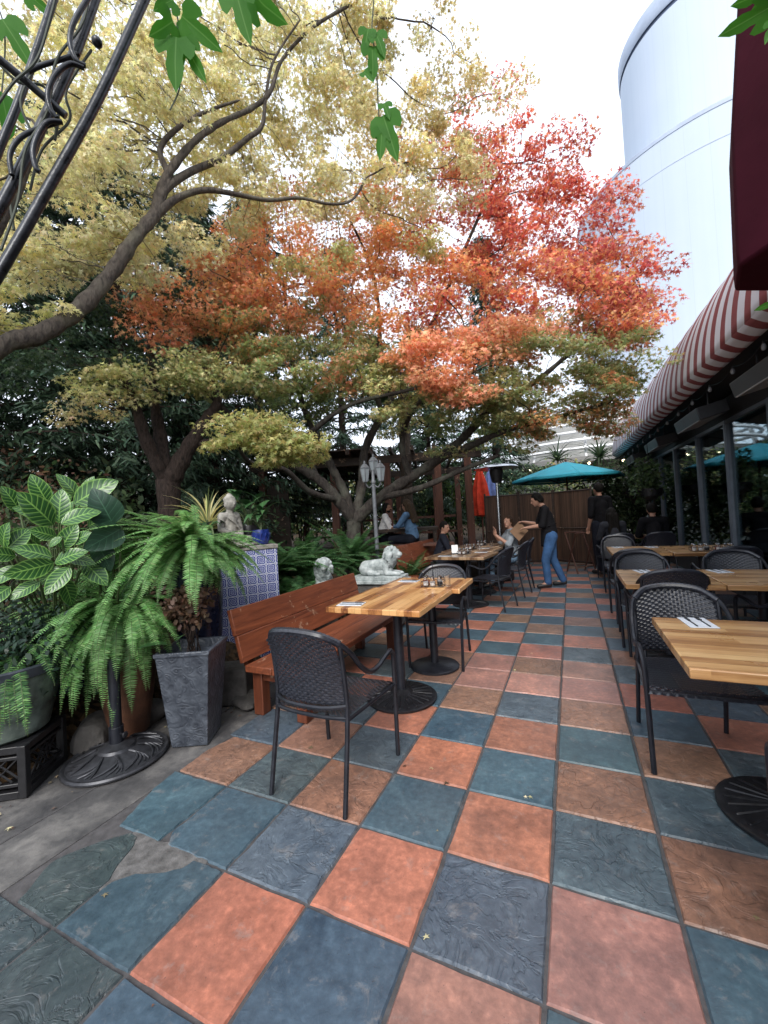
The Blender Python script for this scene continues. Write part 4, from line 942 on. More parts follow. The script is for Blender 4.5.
# ---------------------------------------------------------------- conifers, palm and shrubs beyond
def conifer(p, h, w, lab, seed, n=120):
    rr = np.random.default_rng(seed); t = thing('conifer_tree', lab, 'tree', (p[0], p[1], gh(p[0], p[1])-.1), 0, 'dark conifers behind the garden')
    b = MB(); b.tube([(0, 0, 0), (.05, .03, h*.5), (0, 0, h)], [.17, .1, .01], 8); pos = []; tip = []
    for i in range(n):
        u = (i+.5)/n; z = h*(.10+.88*u); L = w*(1-u)**.6*rr.uniform(.7, 1.15)+.15; a = i*2.4+rr.uniform(-.3, .3); d = np.array([math.cos(a), math.sin(a), 0])
        q = np.array([0, 0, z]); pts = [q]; k = 6
        for j in range(k): q = q+d*L/k+np.array([0, 0, .10*L/k*(2-j*1.1)]); pts.append(q)
        b.tube(pts, [.03*(1-j/(k+1)) for j in range(k+1)], 4); m = int(190*L/w)+50
        for _ in range(m):
            s = rr.uniform(.15, 1)*k; j = min(int(s), k-1); pp = pts[j]+(pts[j+1]-pts[j])*(s-j)
            sd_ = np.array([-d[1], d[0], 0])*rr.choice([-1, 1]); tp = sd_*rr.uniform(.3, 1)+d*rr.uniform(.2, .9)+np.array([0, 0, -rr.uniform(.2, .9)])
            pos.append(pp+rr.normal(0, .07, 3)); tip.append(tp)
    b.build('trunk', MT['bark_black'], t); pos = np.array(pos); N = len(pos)
    leaf_mesh('crown', NEEDLE, pos, np.array(tip), R.normal(0, .6, (N, 3))+[0, 0, 1], R.uniform(.10, .24, N), pick('conifer', N, .25), MT['needle'], t, wide=R.uniform(.9, 1.8, N))
for i, (x, D, h, w, l) in enumerate([(-25, 9.5, 9.5, 2.6, 'dark conifer at the far left edge behind the yellow limb'), (75, 11., 10.5, 2.7, 'tall dark conifer behind the yellow tree, second from the left edge'), (178, 12.5, 11., 2.8, 'dark conifer rising between the yellow tree and the orange leaves'), (125, 9.8, 9.0, 2.6, 'broad dark conifer between the pale yellow limb and the many-stemmed tree'), (215, 10.2, 8.6, 2.3, 'dark conifer just left of the orange leaves'), (262, 11, 9.6, 2.5, 'dark conifer directly behind the orange maple leaves'), (430, 14.5, 6.6, 2.6, 'low dark conifer behind the pergola posts'), (345, 14., 10.5, 2.6, 'dark conifer far behind the lamp post'), (498, 15., 11.6, 1.5, 'tall green conifer whose tip shows above the red maple')]):
    p = at(x, 500, D); conifer(p, h, w, l, 40+i)
def shrub(name, p, r, n, pal, leaf, lab, cat='shrub', group=None, tm=OVAL, mat='leaf', stems=7, stem_mat='bark_black', clumps=16):
    t = thing(name, lab, cat, (p[0], p[1], p[2]), 0, group); r = np.array(r)
    cl = ball_pts(clumps)*r*.75+[0, 0, r[2]]; cl[:, 2] = np.maximum(cl[:, 2], r[2]*.15)
    b = MB()
    for k in range(stems): c = cl[k % clumps]; b.tube(smoothpath([(R.normal(0, .04), R.normal(0, .04), -.05), c*[.4, .4, .55]+R.normal(0, .03, 3), c], 4), [.016]*4+[.011]*4+[.005], 5)
    b.build('stems', MT[stem_mat], t)
    ci = R.integers(0, clumps, n); o = ball_pts(n)*r*.48; pos = cl[ci]+o; pos[:, 2] = np.maximum(pos[:, 2], .02)
    tip = unit(o/r+R.normal(0, .5, (n, 3))+[0, 0, -.2]); tone = R.normal(1, .16, clumps)[ci]
    leaf_mesh('foliage', tm, pos, tip, R.normal(0, .6, (n, 3))+[0, 0, 1], leaf*R.uniform(.6, 1.3, n), pick(pal, n, .2)*tone[:, None], MT[mat], t)
    return t
def gp(x, D): p = at(x, 500, D); return np.array([p[0], p[1], gh(p[0], p[1])-.03])
G_ = 'shrubs filling the back of the garden'
for (x, D, r, n, pal, l) in [
 (-20, 5.6, (.9, .9, .75), 1500, 'shrub', 'dark shrub at the left edge behind the zebra-striped plant'), (45, 7., (1.1, 1., .85), 1700, ('shrub', 'brown'), 'twiggy dark shrub behind the zebra-striped plant'), (110, 8., (1.1, 1., .9), 1600, 'shrub', 'dark green shrub left of the many-stemmed trunk'),
 (20, 9.5, (1.5, 1.3, 1.3), 1800, ('dark', 'brown'), 'tall dark bush far back at the left'), (120, 10.5, (1.5, 1.3, 1.25), 1800, 'dark', 'tall dark bush far back left of the many-stemmed trunk'), (225, 7.6, (.9, .9, .8), 1400, ('shrub', 'dark'), 'dark bush right of the many-stemmed trunk'), (200, 12., (1.6, 1.4, 1.5), 1700, ('dark', 'shrub'), 'tall bush far behind the statue'),
 (300, 11.5, (1.4, 1.2, 1.2), 1500, ('shrub', 'pale'), 'loose pale bush behind the maple trunk'), (520, 14.5, (1.8, 1.2, 1.4), 2200, ('shrub', 'pale'), 'mid green bush showing over the bamboo screen'), (455, 14., (1.6, 1.2, 1.5), 2000, ('shrub', 'bright'), 'green bush behind the pergola posts'), (575, 15.5, (1.8, 1.2, 1.5), 2000, ('shrub', 'olive'), 'bush behind the teal umbrella'), (390, 13.5, (1.6, 1.3, 1.4), 1800, ('pale', 'shrub'), 'pale leafed bush behind the terrace diners')]:
    shrub('shrub', gp(x, D), r, n, pal, .085 if D < 8 else .12, l, group=G_)
for i, (x, D, r, n, l) in enumerate([(604, 13.2, (.9, .7, 1.25), 2600, 'dense leafy bush beyond the standing figure in black'), (628, 14.2, (1., .7, 1.4), 2600, 'dense leafy bush filling the far end of the aisle'), (640, 15.5, (1.3, 1., 1.5), 1500, 'leafy bush at the far end of the striped awning')]): shrub('shrub', (at(x, 500, D)[0], at(x, 500, D)[1], 0), r, n, ('shrub', 'pale'), .12, l, group=G_)
# a far belt of trees nobody could count
def belt():
    n = 26000; pos = []; 
    a = R.uniform(rad(-95), rad(-2), n); D = R.uniform(27, 34, n); cl = np.sin(a*9)*1.1+np.sin(a*23+1)*.7+np.sin(a*41)*.4; h = R.random(n)**.8*(4.6+cl)
    pos = np.stack([CAM[0]+D*np.sin(a), CAM[1]+D*np.cos(a), h], 1)
    o = leaf_mesh('far_woods', OVAL, pos, R.normal(0, 1, (n, 3))+[0, 0, -.3], R.normal(0, .6, (n, 3))+[0, 0, 1], R.uniform(.25, .6, n), pick(('dark', 'shrub', 'olive'), n, .25), MT['leaf']); tag(o, kind='stuff')
belt()
def palm(x, D, h, lab):
    p = gp(x, D); t = thing('palm_tree', lab, 'tree', tuple(p)); b = MB(); k = 26
    b.tube([(.12*math.sin(i/k*1.4), 0, h*i/k) for i in range(k+1)], [.15*(1.1-.25*i/k)*(1+.07*(i % 2)) for i in range(k+1)], 10); b.build('trunk', MT['bark_palm'], t)
    pos = []; tip = []; nr = []; top = np.array([.12, 0, h])
    for i in range(26):
        a = i*2.4; e = R.uniform(-.7, 1.1); d = np.array([math.cos(a)*math.cos(e), math.sin(a)*math.cos(e), math.sin(e)]); hub = top+d*.75; sd_ = unit(np.cross(d, [0, 0, 1.01]))
        for q in np.linspace(-1.5, 1.5, 19): pos.append(hub); tip.append(d*math.cos(q)+sd_*math.sin(q)+[0, 0, -.15]); nr.append(np.cross(sd_, d))
    N = len(pos); leaf_mesh('crown', NEEDLE, np.array(pos), np.array(tip), np.array(nr), R.uniform(.5, .75, N), pick('shrub', N), MT['leaf'], t)
palm(405, 10.2, 4.6, 'rough palm trunk standing behind the terrace table')
def yucca(p, h, L, n, pal, lab, cat='plant', name='spiky_plant', w=.5, mat='leaf', group=None):
    t = thing(name, lab, cat, tuple(p), 0, group)
    b = MB(); b.tube([(0, 0, -.05), (.01, 0, h)], [.05, .035], 8); b.build('stem', MT['bark_palm'], t); pos = []; tip = []; nr = []; sz = []
    cols = []; P_ = pick(pal, n)
    B = MB(); C = []
    for i in range(n):
        a = i*2.4+R.uniform(-.2, .2); e = R.uniform(.1, 1.45); l = L*R.uniform(.7, 1.1); d = np.array([math.cos(a), math.sin(a), 0]); q = np.array([0, 0, h]); s_ = np.array([-d[1], d[0], 0]); k = 7; vs = []
        for j in range(k+1):
            u = j/k; ww = w*L*.055*(1-u**2.2)+.0008; vs += [q-s_*ww, q+np.array([0, 0, -ww*.5]), q+s_*ww]; el = e-1.5*u*(1.2-.5*e/1.4)
            q = q+(d*math.cos(el)+np.array([0, 0, math.sin(el)]))*l/k
        B.add(vs, [(j*3+c, j*3+c+1, j*3+c+4, j*3+c+3) for j in range(k) for c in (0, 1)]); C += [P_[i]]*len(vs)
    o = B.build('foliage', MT[mat], t, angle=180); at_ = o.data.attributes.new('col', 'FLOAT_COLOR', 'POINT'); at_.data.foreach_set('color', np.c_[np.array(C), np.ones(len(C))].astype('f').ravel())
    return t
yucca((*at(602, 500, 15.)[:2], 0), 2.9, 1.1, 46, 'dark', 'spiky green crown showing above the teal umbrella')
yucca((*at(560, 500, 16.)[:2], 0), 3.1, 1.0, 40, 'dark', 'spiky green crown left of the other, before the white louvres')
# ---------------------------------------------------------------- ferns
def fern(name, lab, p, crown, fronds, pal, pot=None, seed=1, pin=.05, cat='fern', group=None, npin=46):
    """fronds: list of (azimuth, elevation, length, droop)"""
    t = thing(name, lab, cat, tuple(p), 0, group)
    if pot: pot(t)
    b = MB(); pos = []; tip = []; nr = []; sz = []; tone = []
    c = np.array(crown)
    for (a, e, L, dr) in fronds:
        q = c+np.array([math.cos(a), math.sin(a), 0])*.03+R.normal(0, .02, 3); k = 18; pts = [q]; el = e; tn = R.normal(1, .16); az = a
        for j in range(k):
            el -= dr/k*(1.4-.6*j/k); az += R.normal(0, .02); el = max(el, -1.45)
            d = np.array([math.cos(az)*math.cos(el), math.sin(az)*math.cos(el), math.sin(el)]); q = q+d*L/k; pts.append(q)
        b.tube(pts, [.0028*(1-.6*j/k) for j in range(k+1)], 4)
        m = int(npin*L/.7)+6
        for i in range(m):
            u = .06+.93*i/m; s = u*k; j = min(int(s), k-1); pp = pts[j]+(pts[j+1]-pts[j])*(s-j); d = unit(pts[j+1]-pts[j]); side = unit(np.cross(d, [0, 0, 1.0])+1e-6); up = np.cross(side, d)
            ln = pin*min(1, 3.2*(1-u)+.12)*min(1, .45+2.2*u)
            for s_ in (-1, 1): pos.append(pp); tip.append(side*s_+d*.28-up*.12+R.normal(0, .07, 3)); nr.append(up+R.normal(0, .15, 3)); sz.append(ln*R.uniform(.88, 1.1)); tone.append(tn*(1+1.1*max(0, u-.62)))
    b.build('stems', MT['stem'], t); N = len(pos)
    leaf_mesh('fronds', PINNA, np.array(pos), np.array(tip), np.array(nr), np.array(sz), np.clip(pick(pal, N, .07)*np.array(tone)[:, None], .005, .6), MT['leaf'], t, wide=np.full(N, .85))
    return t
def fr(n, a0, a1, e0, e1, l0, l1, d0, d1): return [(R.uniform(a0, a1), R.uniform(e0, e1), R.uniform(l0, l1), R.uniform(d0, d1)) for _ in range(n)]
def urn(z0, z1, r, mat, cx=0, cy=0, prof=None):
    def f(t):
        h = z1-z0; b = MB(); b.lathe([(r*.55, z0), (r*.62, z0+.02), (r*.9, z0+h*.45), (r*1.0, z0+h*.8), (r*.93, z1-.03), (r*1.02, z1-.015), (r*1.02, z1), (r*.88, z1), (r*.86, z1-.05), (.01, z1-.06)], (cx, cy, 0), 32); b.build('pot', mat, t)
    return f
sq = Matrix.Rotation(0, 3, 'Z')
# towards the camera is roughly azimuth -0.75 rad from +x
f1 = fr(76, -PI, PI, .3, 1.35, .55, .9, .9, 1.8)+fr(76, -2.4, .5, .1, 1.0, .6, 1.0, .9, 1.8)+fr(44, -3.1, -1.8, .1, .85, .7, 1.2, .5, 1.2)
f1 = [(a, e*.8, L*.66, d) if -.7 < a < 2.4 else (a, e, L, d) for a, e, L, d in f1]
fern('potted_fern', 'large bright green sword fern spilling out of a dark urn beside the Buddha table', (-2.50, .62, .18), (0, 0, 1.06), f1, 'fern', urn(0, .96, .18, MT['dark_glaze']), pin=.047)
f2 = fr(84, -2.9, .3, .0, 1.1, .4, .68, 1.1, 2.1)+fr(70, -3.1, -1.4, .0, .8, .5, .9, .9, 1.9)+fr(20, -1.5, -.2, -.1, .6, .45, .8, 1.5, 2.2)
fern('potted_fern', 'bright green fern cascading over the umbrella base from a rusty brown pot', (-2.70, .17, .02), (0, 0, .84), f2, 'fern', urn(0, .80, .19, MT['terracotta']), pin=.042)
f3 = fr(26, -2.6, .4, .1, 1.1, .35, .6, 1.6, 2.5)
def pot3(t):
    b = MB(); b.lathe([(.16, 0), (.19, .02), (.235, .2), (.25, .33), (.252, .345)], (0, 0, 0), 40); b.build('pot', MT['stoneware'], t)
    b = MB(); b.lathe([(.255, .346), (.268, .352), (.272, .40), (.262, .41), (.24, .40), (.232, .35), (.01, .345)], (0, 0, 0), 40); b.build('pot_rim', MT['rim_grey'], t)
fern('potted_fern', 'small fern in a grey-green drip glazed pot standing on the black crate', (-2.87, -.42, .28), (0, .03, .40), f3, ('fern', 'sword'), pot3, pin=.034, npin=44)
for (x, D, n, l, lab) in [(266, 5.1, 26, .62, 'dark green fern right of the blue tiled table'), (300, 5.7, 30, .72, 'dark green fern behind the front-facing lion head'), (346, 6.3, 34, .8, 'tall dark fern below the maple trunk behind the lion'), (402, 6.8, 22, .6, 'dark fern right of the lamp post foot'), (250, 5.6, 20, .6, 'dark fern behind the potted plants on the tiled table'), (112, 4.6, 22, .55, 'dark fern behind the zebra-striped plant'), (285, 4.6, 24, .38, 'low feathery fern against the bench back')]:
    p = gp(x, D); fern('garden_fern', lab, p, (0, 0, .30), fr(int(n*2.2), -PI, PI, .5, 1.45, l*.9, l*1.5, .7, 1.7), 'sword', pin=.075, group='sword ferns growing in the bed', npin=30)

# ---------------------------------------------------------------- big-leaved plants
def m_zebra():
    t = NT('zebra_leaf'); c = t.n('SeparateColor', None, Color=t.n('Attribute', {'attribute_name': 'lv'}).outputs['Color']).outputs; u = t.math('ABSOLUTE', t.math('SUBTRACT', t.math('MULTIPLY', c[0], 2.), 1.)); v = c[1]
    fr_ = t.math('ABSOLUTE', t.math('SUBTRACT', t.math('FRACT', t.math('SUBTRACT', t.math('MULTIPLY', v, 8.5), t.math('MULTIPLY', u, 1.7))), .5))
    vein = t.ramp(fr_, [(.0, (1, 1, 1)), (.05, (.8, .8, .8)), (.13, (.06, .06, .06)), (.5, (0, 0, 0))]); rib = t.math('LESS_THAN', u, .06); rim = t.ramp(u, [(.84, (0, 0, 0)), (.95, (1, 1, 1))])
    m = t.math('MINIMUM', t.math('ADD', t.math('ADD', vein, rib), t.math('MULTIPLY', rim, .8)), 1.)
    col = t.mix(m, t.mix(t.noise(t.obj(), 9.), (.012, .055, .014), (.028, .09, .024)), (.16, .31, .07))
    return t.fin(col, .3, t.bump(fr_, .35, .004), spec=.4)
def m_broad(name, lo, hi):
    t = NT(name); c = t.n('SeparateColor', None, Color=t.n('Attribute', {'attribute_name': 'lv'}).outputs['Color']).outputs; u = t.math('ABSOLUTE', t.math('SUBTRACT', t.math('MULTIPLY', c[0], 2.), 1.)); v = c[1]
    fr_ = t.math('ABSOLUTE', t.math('SUBTRACT', t.math('FRACT', t.math('SUBTRACT', t.math('MULTIPLY', v, 6.), t.math('MULTIPLY', u, 1.5))), .5))
    m = t.math('MINIMUM', t.math('ADD', t.math('LESS_THAN', fr_, .035), t.math('LESS_THAN', u, .035)), 1.)
    return t.fin(t.mix(t.math('MULTIPLY', m, .5), t.mix(t.noise(t.obj(), 7.), lo, hi), tuple(q*2.6 for q in hi)), .32, t.bump(fr_, .3, .004), spec=.45)
def m_vine():
    t = NT('vine_leaf'); v = t.n('SeparateColor', None, Color=t.n('Attribute', {'attribute_name': 'lv'}).outputs['Color']).outputs; u = t.math('ABSOLUTE', t.math('SUBTRACT', v[0], .5))
    c = t.mix(t.noise(t.obj(), 16.), (.04, .15, .022), (.07, .21, .035)); c = t.mix(t.math('MULTIPLY', t.math('LESS_THAN', u, .012), .5), c, (.16, .32, .10))
    b = t.n('BsdfPrincipled', None, Base_Color=c, Roughness=.6); b.inputs['Specular IOR Level'].default_value = .15; tr = t.n('BsdfTranslucent', None, Color=t.mix(1., c, (1.3, 1.5, .8), 'MULTIPLY')); mx = t.n('MixShader', None, i0=.5, i1=b.outputs[0], i2=tr.outputs[0]); t.t.links.new(mx.outputs[0], t.out.inputs[0]); return t.mat
MT['zebra'] = m_zebra(); MT['broad_dark'] = m_broad('broad_leaf_dark', (.012, .035, .022), (.025, .06, .035)); MT['broad'] = m_broad('broad_leaf', (.025, .07, .025), (.045, .11, .04)); MT['vine_leaf'] = m_vine()
def shape_w(kind, u):
    if kind == 'heart': return (math.sin(PI*min(u*1.0, 1)**.62)**.8)*(1 if u > .05 else .6)
    if kind == 'lance': return math.sin(PI*u**.8)**1.1
    return math.sin(PI*u**.85)**.75
def blade2(B, C, p, tip, nrm, L, W, curl=.5, kind='ovate', cup=.25, ripple=0.):
    k, m = 14, 8; q = np.array(p, float); t = unit(np.array(tip, float)); s = unit(np.cross(t, nrm)); n = np.cross(s, t); vs = []
    for j in range(k+1):
        u = j/k; a = curl*(u-.3); d = t*math.cos(a)-n*math.sin(a); n_ = n*math.cos(a)+t*math.sin(a); w = W*.5*shape_w(kind, min(max(u, .004), .996))
        for i in range(m+1):
            x = i/m*2-1; vs.append(q+s*x*w+n_*(cup*w*(x*x*.6-abs(x)*.25)+ripple*math.sin(u*26-abs(x)*5)*abs(x)*w)); C.append(((x+1)/2, u, 0, 1))
        q = q+d*L/k
    B.add(vs, [(j*(m+1)+i, j*(m+1)+i+1, (j+1)*(m+1)+i+1, (j+1)*(m+1)+i) for j in range(k) for i in range(m)])
def blade(B, C, p, az, el, L, W, droop, kind='ovate', roll=0., cup=.25, ripple=0.):
    k, m = 14, 8; q = np.array(p, float); e = el; vs = []; d0 = np.array([math.cos(az), math.sin(az), 0]); s0 = np.array([-d0[1], d0[0], 0])
    for j in range(k+1):
        u = j/k; d = d0*math.cos(e)+np.array([0, 0, math.sin(e)]); up = np.cross(d, -s0)*1.0; up = np.cross(s0, d)*-1 if np.cross(s0, d)[2] < 0 else np.cross(s0, d)
        s = s0*math.cos(roll)+up*math.sin(roll); n_ = up*math.cos(roll)-s0*math.sin(roll); w = W*.5*shape_w(kind, min(max(u, .004), .996))
        for i in range(m+1):
            x = i/m*2-1; vs.append(q+s*x*w+n_*(cup*w*x*x*.6+ripple*math.sin(u*26-abs(x)*5)*abs(x)*w)); C.append(((x+1)/2, u, 0, 1))
        e -= droop/k; q = q+d*L/k
    B.add(vs, [(j*(m+1)+i, j*(m+1)+i+1, (j+1)*(m+1)+i+1, (j+1)*(m+1)+i) for j in range(k) for i in range(m)])
def lvattr(o, C):
    a = o.data.attributes.new('lv', 'FLOAT_COLOR', 'POINT'); a.data.foreach_set('color', np.array(C, 'f').ravel())
def leafy(name, lab, p, leaves, mat, cat='plant', pot=None, stalk_r=.006, stem_mat='stem', base=(0, 0, 0), group=None, kind='ovate', ripple=0.):
    """leaves: (tip stalk point, azimuth, elevation, length, width, droop, roll)"""
    t = thing(name, lab, cat, tuple(p), 0, group); S_ = MB()
    if pot: pot(t)
    bs = np.array(base)
    for lf in leaves: S_.tube(smoothpath([bs+R.normal(0, .015, 3), (bs+np.array(lf[0]))/2+[0, 0, .05], lf[0]], 4), stalk_r, 5)
    S_.build('stems', MT[stem_mat], t)
    for lf in leaves:
        B = MB(); C = []; blade(B, C, *lf[:6], kind=kind, roll=lf[6] if len(lf) > 6 else 0, ripple=ripple); o = B.build('leaf', mat, t, angle=180); lvattr(o, C)
    return t
def leafy2(name, lab, p, L, mat, pot=None, base=(0, 0, 0), r=.006, kind='ovate', ripple=0., wr=.5, cat='plant'):
    p = np.array(p); t = thing(name, lab, cat, tuple(p)); bs = np.array(base, float)
    if pot: pot(t)
    S_ = MB()
    for (x, y, x1, y1, D) in L: a = at(x, y, D)-p; S_.tube(smoothpath([bs+R.normal(0, .02, 3), (bs+a)/2+np.array([0, 0, -.05])+R.normal(0, .02, 3), a], 4), r, 5)
    S_.build('stems', MT['stem'], t)
    for (x, y, x1, y1, D) in L:
        a = at(x, y, D); e = at(x1, y1, D-R.uniform(-.03, .12)); ln = np.linalg.norm(e-a); B = MB(); C = []
        nr = unit(unit(CAM-a)+np.array([0, 0, .55])+R.normal(0, .28, 3)); blade2(B, C, a-p, e-a, nr, ln*.98, ln*wr*R.uniform(.9, 1.12)+.012, R.uniform(.3, .9), kind, .3, ripple)
        o = B.build('leaf', mat, t, angle=180); lvattr(o, C)
    return t
def zebra():
    def pot(t):
        b = MB(); b.lathe([(.13, 0), (.15, .02), (.19, .36), (.2, .38), (.18, .38), (.01, .33)], (0, 0, 0), 24); b.build('pot', MT['dark_glaze'], t)
    Z = [(70, 560, 44, 588, 3.05), (40, 575, 8, 592, 3.1), (84, 556, 108, 578, 3.2), (20, 560, -14, 578, 3.15), (30, 532, 0, 530, 3.3), (88, 520, 112, 506, 3.4), (40, 540, 14, 520, 3.35), (20, 505, 2, 478, 3.6), (64, 500, 70, 474, 3.6), (10, 580, -20, 600, 3.1), (62, 572, 74, 600, 3.1),(53, 518, 18, 484, 3.3), (59, 516, 61, 480, 3.3), (61, 517, 102, 501, 3.25), (48, 497, 30, 466, 3.5), (78, 491, 57, 465, 3.5), (83, 491, 93, 468, 3.55), (74, 497, 118, 472, 3.45), (50, 510, 12, 500, 3.4), (56, 530, 29, 522, 3.15), (61, 542, 77, 516, 3.2), (72, 536, 92, 525, 3.2), (52, 550, 12, 540, 3.15), (55, 556, 87, 542, 3.1), (54, 556, 2, 569, 3.1), (6, 543, 31, 520, 3.2), (4, 541, 6, 515, 3.25), (16, 549, -18, 545, 3.15), (60, 560, 38, 578, 3.1), (45, 505, 40, 478, 3.6), (66, 510, 82, 490, 3.5), (-4, 520, -22, 498, 3.3), (62, 530, 48, 540, 3.05), (68, 552, 96, 556, 3.15)]
    Z = [(a, b_+7, c_, d_+7, e_) for a, b_, c_, d_, e_ in Z]
    leafy2('zebra_plant', 'big-leaved plant with light veins striping its green leaves at the left', (-3.0, -.06, .38), Z, MT['zebra'], pot, (0, 0, .33), .006, ripple=.05, wr=.47)
    leafy2('elephant_ear', 'plant with large plain dark heart-shaped leaves right of the striped leaves', (-2.95, .16, .36), [(113, 524, 92, 486, 3.3), (122, 528, 82, 551, 3.15), (110, 505, 104, 530, 3.4), (98, 545, 112, 572, 3.2)], MT['broad_dark'], None, (0, 0, -.02), .008, 'heart', wr=.62)
zebra()
shrub('leafy_ground_bush', (at(90, 640, 3.75)[0], at(90, 640, 3.75)[1], .30), (.5, .36, .36), 2200, ('shrub', 'sword'), .06, 'dense green bush between the striped plant and the ferns')
shrub('ivy_mound', (at(22, 640, 3.35)[0], at(22, 640, 3.35)[1], .42), (.46, .36, .30), 3400, 'ivy', .042, 'mound of small dark ivy leaves behind the grey-green pot', 'ivy', mat='leaf_gloss', clumps=26)
yucca((-3.05, -.30, .45), .12, .5, 30, 'dry', 'tuft of dry straw grass beside the ivy mound', name='dry_grass', w=.16)
# square planter with a dried shrub and one round leaf
def square_planter():
    t = thing('square_planter', 'tapered square planter in blue-grey embossed glaze holding a dried shrub', 'planter', (-2.215, .31, 0), rad(27))
    b = MB(); a, c, h, w = .115, .175, .62, .022; q = lambda s: [(-s, -s), (s, -s), (s, s), (-s, s)]
    v = [(*p, 0) for p in q(a)]+[(*p, h-.03) for p in q(c-.008)]+[(*p, h-.025) for p in q(c)]+[(*p, h) for p in q(c)]+[(*p, h) for p in q(c-w)]+[(*p, h-.06) for p in q(c-w-.008)]
    f = [(3, 2, 1, 0)]+[(i*4+j, i*4+(j+1) % 4, i*4+4+(j+1) % 4, i*4+4+j) for i in range(5) for j in range(4)]+[(20, 21, 22, 23)]
    b.add(v, f); b.build('pot', MT['embossed'], t, bev=.008)
    n = 900; cl = ball_pts(18)*[.15, .15, .14]+[0, .02, .86]; ci = R.integers(0, 18, n); pos = cl[ci]+ball_pts(n)*.07
    s_ = MB()
    for k in range(14): s_.tube(smoothpath([(R.normal(0, .03), R.normal(0, .03), .55), cl[k]*[.5, .5, .86], cl[k]], 4), .004, 4)
    s_.build('stems', MT['bark_black'], t)
    leaf_mesh('dry_foliage', OVAL, pos, R.normal(0, 1, (n, 3))+[0, 0, -.4], R.normal(0, 1, (n, 3)), R.uniform(.025, .05, n), pick('brown', n), MT['leaf'], t, wide=np.full(n, 1.3))
    B = MB(); C = []; blade(B, C, (-.1, -.13, .665), rad(-150), .25, .17, .19, .4, 'heart', .1); o = B.build('round_leaf', MT['broad'], t, angle=180); lvattr(o, C)
    B = MB(); C = []; blade(B, C, (-.05, -.10, .70), rad(-60), .35, .10, .10, .4, 'heart', .1); o = B.build('round_leaf', MT['broad'], t, angle=180); lvattr(o, C)
square_planter()
# tiled table with its pots
def tiled_table():
    c = at(243, 640, 4.15); z = 1.20
    t = thing('tiled_table', 'blue and white patterned tile table carrying the seated stone Buddha', 'table', (c[0]-.18, c[1]+.1, 0), rad(52))
    b = MB(); b.box((0, .0, .58), (.78, .5, 1.16)); b.build('tiled_body', MT['delft'], t, bev=.004); b = MB(); b.box((0, 0, 1.181), (.80, .52, .04)); b.build('top_slab', MT['stone'], t, bev=.006); return t, z
TT, TZ = tiled_table()
def tt(x, y):
    a = TT.rotation_euler[2]; return np.array([TT.location[0]+x*math.cos(a)-y*math.sin(a), TT.location[1]+x*math.sin(a)+y*math.cos(a), TZ+.002])
def blue_pot(p, lab, leaves, r=.085, h=.15, mat='blue_glaze', lmat='broad', kind='lance'):
    def pot(t):
        b = MB(); b.lathe([(r*.72, 0), (r*.8, .006), (r, h*.35), (r*1.02, h*.8), (r*.95, h), (r*.85, h), (r*.8, h-.02), (.01, h-.025)], (0, 0, 0), 28); b.build('pot', MT[mat], t)
        b2 = MB()
        for i in range(12):
            a = 2*PI*i/12; b2.caps((r*.93*math.cos(a), r*.93*math.sin(a), h*.28), .009, (r*1.0*math.cos(a+.25), r*1.0*math.sin(a+.25), h*.72), .009, 6)
        b2.build('relief', MT[mat], t)
    leafy('potted_plant', lab, p, leaves, MT[lmat], pot=pot, base=(0, 0, h-.02), stalk_r=.004, kind=kind)
blue_pot(tt(-.27, -.15), 'cobalt blue glazed pot left of the Buddha with drooping leaves', [((R.normal(0, .04), R.normal(0, .04), .2+R.uniform(0, .05)), R.uniform(-PI, PI), R.uniform(.3, 1.), R.uniform(.14, .22), .05, 1.5) for _ in range(9)])
blue_pot(tt(.27, -.10), 'cobalt blue glazed pot right of the Buddha with long arching leaves', [((R.normal(0, .05), R.normal(0, .05), .2+R.uniform(0, .12)), R.uniform(-PI, PI), R.uniform(.4, 1.2), R.uniform(.22, .36), .06, 1.7) for _ in range(13)])
blue_pot(tt(.20, .17), 'dark pot behind the Buddha with tall broad leaves', [((R.normal(0, .08), R.normal(0, .08), .3+R.uniform(0, .25)), R.uniform(-PI, PI), R.uniform(.5, 1.2), R.uniform(.18, .28), .12, 1.0) for _ in range(12)], .1, .2, 'black_plastic')
p = gp(207, 5.2); yucca((p[0], p[1], p[2]), 1.0, .62, 70, ('goldgreen', 'pale'), 'variegated spider-leaved plant rising behind the Buddha', name='spiky_plant', w=.35)
shrub('dried_shrub', gp(178, 4.7), (.42, .36, .42), 1500, 'brown', .06, 'dried pinkish brown shrub between the fern and the Buddha', stems=9, clumps=22)
shrub('dried_shrub', gp(150, 5.4), (.5, .4, .36), 1300, ('brown', 'dry'), .06, 'dried brown shrub in front of the many-stemmed trunk', stems=9, clumps=22)
# stones edging the bed
def rock(p, s, lab, seed):
    r_ = random.Random(seed); b = MB(); b.ball((0, 0, 0), (s[0], s[1], s[2]), 16)
    b.v = [tuple(c*(1+.13*math.sin(v[0]*23+seed+v[1]*17)+.08*math.sin(v[2]*31+seed*2)) for c in v) for v in b.v]
    o = b.build('edging_stone', MT['block_stone'], None, angle=30, loc=(p[0], p[1], s[2]*.6)); o.rotation_euler = (0, 0, r_.uniform(0, 3)); tag(o, lab, 'stone', 'rough stones edging the bed')
for i, (x, y, s, l) in enumerate([((-2.78), .32, (.16, .12, .11), 'rough grey stone behind the umbrella base'), (-2.62, .55, (.15, .1, .09), 'rough grey stone left of the square planter'), (-2.83, .02, (.15, .12, .12), 'rough grey stone between the crate and the rusty pot'), (-2.25, .80, (.17, .10, .05), 'flat pale stone by the bench leg')]): rock((x, y), s, l, i+3)
